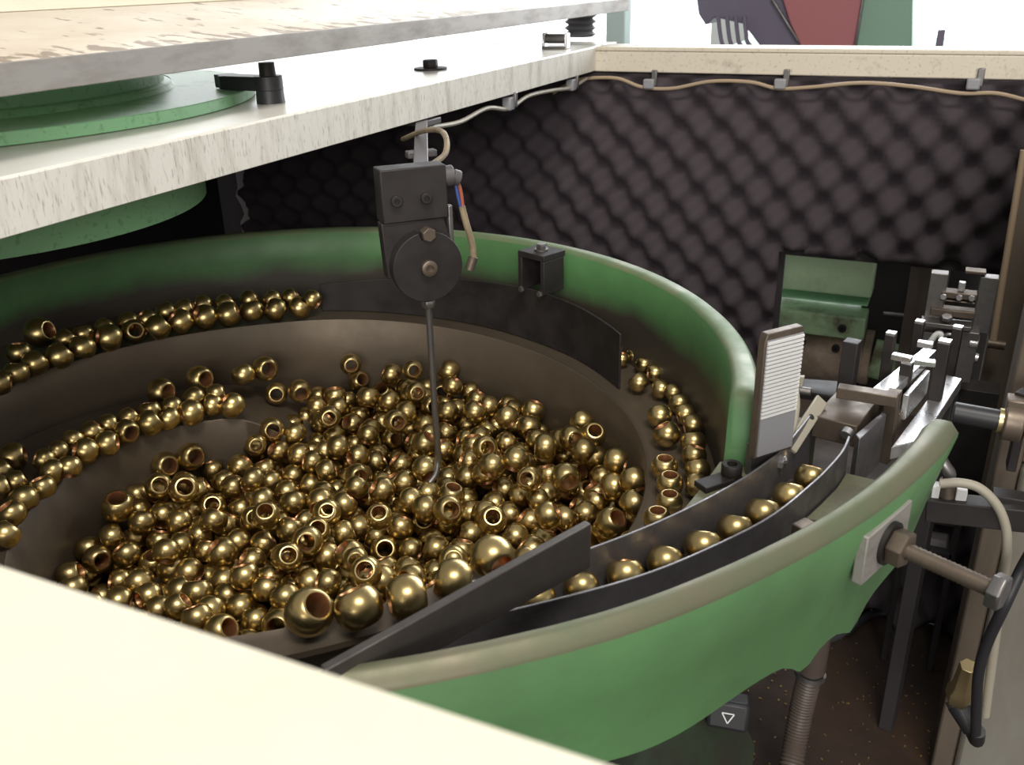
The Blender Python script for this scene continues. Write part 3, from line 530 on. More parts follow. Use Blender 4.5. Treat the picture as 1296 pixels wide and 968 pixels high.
# ================================================================ brass balls
BALLS = {
 'upper': [(-6807,4559,-2988,106,102,43,0),(-6870,4764,-2993,106,20,110,0),(-6902,4977,-2991,112,118,258,0),(-6838,5183,-2992,118,121,247,0),(-6833,5426,-3000,117,153,278,0),(-6789,5692,-2996,130,68,236,0),(-6746,5950,-3017,116,67,332,1),(-6601,6112,-3015,124,119,240,0),(-6521,6331,-3020,126,44,222,0),(-6398,6529,-3025,128,55,232,0),(-6254,6707,-3035,129,74,36,0),(-6131,6907,-3054,123,19,162,0),(-5965,7067,-3070,121,59,213,0),(-5804,7254,-3089,116,44,38,0)],
 'upper_back': [(-7081,4986,-2920,104,11,104,0),(-7000,5410,-2938,97,48,65,0),(-6983,5586,-2947,93,160,324,0),(-6944,5804,-2954,92,129,269,0),(-6836,5989,-2950,102,109,22,0),(-6744,6131,-2957,100,40,222,0),(-6722,6360,-2958,105,145,7,0),(-6614,6506,-2962,106,73,39,0),(-6550,6683,-2971,101,65,224,0),(-6383,6826,-2981,102,50,49,0),(-6262,7048,-2993,103,61,43,0),(-6083,7173,-3008,101,42,203,0),(-5962,7330,-3021,98,63,37,0),(-5721,7364,-3028,104,122,6,0)],
 'loose': [(-7316,5399,-2915,140,74,15,1)],
 'second': [(-6474,4281,-3472,117,88,44,1),(-6384,4088,-3487,96,113,257,0),(-5806,3830,-3464,107,145,347,0),(-5841,4024,-3477,98,17,184,0),(-5984,4241,-3481,102,108,28,0),(-5935,4351,-3488,97,136,305,0),(-6026,4596,-3483,110,62,238,0),(-5970,4772,-3490,108,90,36,0),(-5997,5005,-3495,109,84,345,1),(-5948,5223,-3502,117,66,55,0),(-5889,5386,-3523,108,37,206,0),(-5793,5556,-3524,120,86,244,0),(-5763,5793,-3550,109,68,217,0),(-5593,5864,-3551,119,41,213,0),(-5710,3652,-3465,101,27,223,0),(-5505,3440,-3460,100,56,77,0)],
 'second_back': [(-6017,3805,-3399,95,82,58,0),(-5987,3929,-3408,87,104,246,0),(-6096,4271,-3415,89,58,229,0),(-6116,4415,-3417,91,54,218,0),(-6178,4628,-3426,88,136,289,0),(-6140,4792,-3422,96,50,60,0),(-6142,4959,-3431,91,99,44,0),(-6088,5141,-3440,93,52,64,0),(-6025,5316,-3444,99,21,129,0),(-5935,5486,-3460,95,104,32,0),(-5896,5720,-3467,103,128,3,0),(-5787,5886,-3484,99,88,40,0),(-6222,5658,-3432,129,84,357,1),(-6129,6061,-3454,128,79,350,1),(-5880,6379,-3496,113,151,347,0),(-5787,6594,-3505,126,77,333,1)],
 'right': [(-2578,7897,-3303,76,156,290,0),(-2397,7808,-3311,74,20,98,0),(-2243,7619,-3314,80,20,110,0),(-2093,7470,-3316,83,87,208,0),(-1946,7160,-3319,88,77,15,0),(-1828,7127,-3322,87,127,216,0),(-1726,6951,-3325,90,144,322,0),(-1625,6770,-3329,92,105,209,0),(-1520,6603,-3333,94,101,208,0),(-1444,6322,-3336,100,29,126,0),(-1388,6131,-3347,96,21,59,1),(-1312,5946,-3355,95,31,135,0),(-1270,5746,-3368,89,95,7,0)],
 'right_inner': [(-2471,7666,-3312,74,14,52,0),(-2158,7203,-3309,94,134,350,0),(-1805,6642,-3320,102,139,313,0),(-1661,6353,-3325,108,32,178,0)],
 'upright': [(-1546,5892,-3352,98,4,285,1),(-1447,5686,-3361,97,3,285,1),(-1384,5453,-3372,94,2,285,1),(-1401,5215,-3377,96,1,286,1)],
 'big': [(-2495,2911,-2831,122,44,355,1),(-2285,3030,-2825,122,33,158,0),(-2111,3195,-2826,117,90,225,0),(-1958,3401,-2821,116,75,201,0),(-1857,3651,-2812,120,94,327,1)],
 'channel': [(-1627,3707,-3043,102,48,100,0),(-1447,3893,-3046,99,42,116,0),(-1260,4082,-3039,106,30,116,0),(-1095,4286,-3040,105,44,95,0),(-937,4507,-3034,111,37,103,0),(-807,4763,-3038,107,32,97,0),(-689,4992,-3036,109,37,93,0),(-574,5266,-3040,105,35,94,0),(-490,5556,-3040,105,27,82,0)],
 'pile': [(-5233,7246,-3626,111,79,310,1),(-4557,7339,-3622,102,75,315,1),(-4327,7005,-3685,102,74,311,1),(-4925,6396,-3788,110,72,308,1),(-4260,6501,-3760,111,73,321,1),(-3083,5339,-3773,116,59,319,1),(-2692,5314,-3751,108,41,303,1),(-2410,6753,-3660,111,38,303,1),(-1826,5525,-3688,114,42,344,1),(-2662,5934,-3718,101,61,276,1),(-2384,6033,-3696,118,86,308,1),(-2571,6641,-3675,116,73,317,1),(-3563,5104,-3814,104,33,305,1),(-3237,6299,-3732,110,63,316,1),(-3285,6855,-3696,109,128,342,0),(-2595,6953,-3658,109,113,350,0),(-2398,6468,-3674,111,118,1,0),(-2082,6377,-3661,110,98,2,0),(-1854,6132,-3659,112,129,318,0),(-1750,5811,-3669,107,47,48,0),(-2309,5486,-3719,107,58,27,0),(-2740,6456,-3695,115,84,206,0),(-2893,6186,-3718,115,129,265,0),(-3045,6046,-3735,112,132,265,0),(-5654,6056,-3867,114,73,322,1),(-5356,6074,-3853,115,72,320,1),(-5340,5813,-3884,99,71,317,1),(-5721,6626,-3777,114,74,311,1),(-5496,6715,-3745,116,91,318,1),(-5713,4976,-3949,116,58,329,1),(-5453,5000,-3932,127,54,328,1),(-4472,4864,-3880,113,34,313,1),(-4015,5039,-3844,106,43,309,1),(-5818,4614,-3973,137,18,335,1),(-5929,5274,-3946,127,73,345,1),(-5798,5468,-3927,129,74,343,1),(-4005,5040,-3843,108,55,309,1),(-3932,4796,-3851,105,42,322,1),(-3922,4667,-3857,115,65,302,1),(-3942,4453,-3869,107,49,317,1),(-3273,4470,-3828,113,47,296,1),(-3428,4570,-3832,94,64,307,1),(-2741,4778,-3781,103,55,300,1),(-1721,5726,-3982,120,38,64,0),(-2035,4597,-4036,118,113,252,0),(-4660,6132,-3928,116,84,37,0),(-3910,3882,-4235,115,51,217,0),(-5459,4653,-4247,107,26,98,0),(-2034,6187,-3791,118,103,214,0),(-2611,6175,-3984,120,43,178,0),(-5055,5016,-4206,120,45,68,0),(-3852,5601,-3912,114,56,215,0),(-2136,4221,-3940,113,66,46,0),(-4289,7193,-3912,112,73,330,1),(-2282,6614,-3990,116,99,221,0),(-5247,5086,-4105,113,48,315,1),(-4558,3924,-4127,101,55,46,0),(-3855,4266,-4079,112,127,349,0),(-5105,4394,-4092,109,127,289,0),(-5265,5805,-4120,108,25,169,0),(-5173,3930,-4268,116,100,36,0),(-5690,5598,-4113,107,20,154,0),(-2790,4452,-4113,108,115,238,0),(-2180,6182,-3964,112,27,80,0),(-3320,4231,-4166,114,60,216,0),(-5117,6807,-3907,115,110,229,0),(-3780,5826,-3947,116,52,191,0),(-4769,4816,-4181,116,122,3,0),(-2481,4255,-4216,111,62,352,1),(-5968,4950,-4078,103,147,310,0),(-2044,4020,-4277,109,47,234,1),(-3389,3897,-4067,107,33,90,0),(-4626,5880,-4039,107,76,41,0),(-5227,6233,-3953,117,131,8,0),(-2820,6085,-4006,113,103,216,0),(-5760,4453,-4158,110,79,56,0),(-1900,5697,-4131,120,63,183,0),(-3435,6381,-3951,110,62,210,0),(-2600,5512,-4001,112,124,354,0),(-4070,5349,-3964,115,52,57,0),(-3796,4479,-4077,113,99,243,0),(-3262,5716,-3889,111,15,11,1),(-4885,5616,-4175,116,117,0,0),(-2680,4177,-4165,113,112,352,0),(-3598,4440,-3998,107,67,215,0),(-3263,4622,-4009,123,39,184,0),(-2524,4679,-4273,112,24,93,0),(-3339,5169,-4099,100,104,2,0),(-4984,5850,-4150,108,120,264,0),(-5137,4435,-4304,114,135,329,0),(-5426,5436,-4087,108,131,0,0),(-4314,3994,-4130,106,117,278,0),(-4853,6956,-3811,117,149,273,0),(-2406,5393,-4000,121,53,184,0),(-5198,4160,-4258,121,131,10,0),(-1649,5209,-4140,110,35,66,0),(-2428,6840,-3926,119,140,317,0),(-4109,6308,-4086,112,42,201,0),(-3622,5921,-3821,112,117,329,1),(-4317,7656,-3724,119,64,199,0),(-5927,4344,-4248,113,135,302,0),(-3367,5469,-3903,117,72,30,0),(-4596,4153,-4177,120,33,122,0),(-2283,5747,-3896,114,129,244,0),(-3183,7107,-3899,117,112,308,1),(-3506,5300,-4011,109,32,70,0),(-2322,4120,-4288,114,32,141,0),(-2985,5943,-4039,111,107,229,0),(-5084,5241,-4183,113,145,334,0),(-4541,5288,-4018,112,142,299,0),(-1720,5216,-3917,104,71,199,0),(-5170,4819,-4214,113,88,39,0),(-4856,6182,-4039,120,53,199,0),(-1991,4059,-4010,108,60,193,0),(-1971,4374,-4034,119,37,67,0),(-3611,4748,-3950,116,37,208,0),(-3048,4696,-3979,111,63,251,1),(-2600,4565,-4093,117,37,115,0),(-5101,5670,-4144,111,137,4,0),(-5708,4637,-4266,114,145,328,0),(-1833,4568,-4149,112,80,205,0),(-4997,4061,-4258,109,84,252,0),(-3771,4067,-4156,122,62,294,1),(-4502,4669,-4198,112,50,218,0),(-1906,5658,-3862,113,57,36,0),(-4189,7487,-3800,105,33,41,0),(-2302,4672,-4004,115,60,27,0),(-2381,3849,-4001,106,81,222,0),(-2606,4347,-4051,109,123,308,0),(-4813,4198,-4253,120,62,62,0),(-3432,5545,-4101,108,37,294,1),(-4728,4995,-4046,105,56,323,1),(-4827,5949,-4022,110,73,220,0),(-3532,5785,-3976,117,49,185,0),(-4919,4405,-4249,118,108,12,0),(-3995,4085,-4192,107,142,303,0),(-5563,4400,-4240,114,37,202,0),(-3080,4084,-4130,115,130,308,0),(-2222,4465,-4047,116,59,219,1),(-3839,4765,-4039,111,63,208,0),(-3123,5767,-4066,119,76,341,1),(-5361,4467,-4319,118,15,348,1),(-2294,5044,-3846,114,127,256,0),(-3586,3901,-4178,115,26,127,0),(-2879,3729,-4067,101,24,340,1),(-5339,6760,-3911,110,67,46,0),(-4216,5770,-3942,108,71,328,1),(-5033,6032,-4036,117,83,25,0),(-2772,4616,-3956,113,36,173,0),(-4808,7332,-3707,115,64,207,0),(-4344,5395,-4020,116,99,292,1),(-5591,4633,-4078,112,145,293,0),(-5521,5068,-4231,111,119,16,0),(-3856,6639,-4048,119,14,156,0),(-4310,4941,-4016,112,31,84,0),(-4364,6274,-4096,114,66,38,0),(-4020,3775,-4065,118,58,6,1),(-5386,4826,-4139,114,126,345,0),(-2910,5208,-4023,110,27,83,0),(-3364,6183,-3996,110,48,31,0),(-3708,5249,-4121,107,70,206,0),(-3211,4908,-4084,110,122,261,0),(-1931,5228,-3976,119,82,11,0),(-2171,5278,-3923,123,87,336,1),(-4171,6871,-3948,105,145,307,0),(-1780,4349,-4244,116,77,28,0),(-4887,6699,-3991,106,60,247,1),(-2177,4094,-4119,114,31,102,0),(-4340,6831,-3827,111,100,219,0),(-1810,6035,-3935,107,79,211,0),(-5909,4276,-4455,110,32,96,0),(-4710,4580,-4115,124,39,211,0),(-4575,6501,-3959,105,128,264,0),(-3562,5571,-3926,109,94,14,0),(-5020,4852,-4051,114,40,82,0),(-2408,4867,-3926,115,90,331,1),(-5254,7388,-3872,111,63,337,1),(-2032,3877,-4116,110,112,0,0),(-4555,4883,-4182,113,70,49,0),(-3705,7316,-3864,108,78,208,0),(-2777,3911,-4020,118,54,62,0),(-3173,6155,-3897,111,136,316,0),(-2942,5684,-3962,111,135,292,0),(-5267,6975,-3883,116,9,113,0),(-2089,5705,-4000,114,38,154,0),(-4771,5812,-4182,112,115,18,0),(-2019,4783,-3912,111,78,25,0),(-4808,3959,-4259,110,82,234,0),(-4407,4260,-4221,106,101,250,0),(-2005,4998,-4225,111,41,290,1),(-2208,5513,-4017,116,18,127,0),(-3131,5194,-4054,118,104,20,0),(-2313,4264,-4078,111,62,192,0),(-1704,4835,-3980,112,37,124,0),(-3185,3886,-4138,114,53,63,0),(-3221,5562,-4048,114,55,208,0),(-4204,4172,-4205,121,134,329,0),(-5629,3913,-4266,111,147,321,0),(-4072,5551,-3902,101,129,256,0),(-1831,4812,-4164,117,18,172,1),(-3858,5027,-3991,104,77,41,0),(-2961,3906,-4144,103,37,150,0),(-4032,7075,-3874,114,144,281,0),(-4440,6115,-3968,108,83,245,1),(-5726,4247,-4236,114,78,344,1),(-4284,4344,-4065,113,26,146,0),(-3745,7102,-3836,116,37,49,0),(-2188,5948,-3951,120,125,353,0),(-2753,3803,-4216,112,29,155,0),(-2409,5621,-4052,119,28,74,0),(-2688,4001,-4316,124,55,175,0),(-5250,6007,-4031,107,51,233,1),(-5611,4873,-4158,121,118,293,1),(-2841,4204,-4022,109,126,275,0),(-4254,3807,-4050,111,31,152,0),(-1907,4168,-4183,118,41,67,0),(-2593,5964,-3923,105,109,227,0),(-2579,4807,-4058,113,137,297,0),(-4461,6712,-4085,105,69,339,1),(-5403,5647,-4034,115,47,52,0),(-5044,5392,-3957,109,118,25,0),(-4587,4426,-4250,115,67,53,0),(-3013,6191,-4047,115,76,216,0),(-2676,6367,-3914,100,24,159,0),(-4066,4318,-4099,111,29,105,0),(-4886,5298,-4078,115,103,27,0),(-3917,5312,-4126,116,125,344,0),(-5470,4206,-4353,100,66,233,0),(-3970,6911,-4016,115,39,61,0),(-5523,5231,-4084,113,66,48,0),(-3277,7428,-3882,118,26,56,0),(-2987,5505,-4075,110,80,205,0),(-2795,5832,-4034,114,122,230,0),(-2585,5766,-4007,111,48,195,0),(-5233,5343,-4054,113,82,28,0),(-4990,4686,-4240,104,32,92,0),(-3317,6897,-3994,114,124,245,0),(-3920,6431,-3893,117,39,21,1),(-3540,5109,-4116,115,49,304,1),(-5170,4607,-4177,106,105,36,0),(-2103,5089,-4043,116,137,273,0),(-5807,4043,-4279,114,74,38,1),(-3500,6593,-3898,112,15,144,0),(-4202,4521,-4180,118,142,311,0),(-4631,6991,-3832,113,146,349,0)],
}
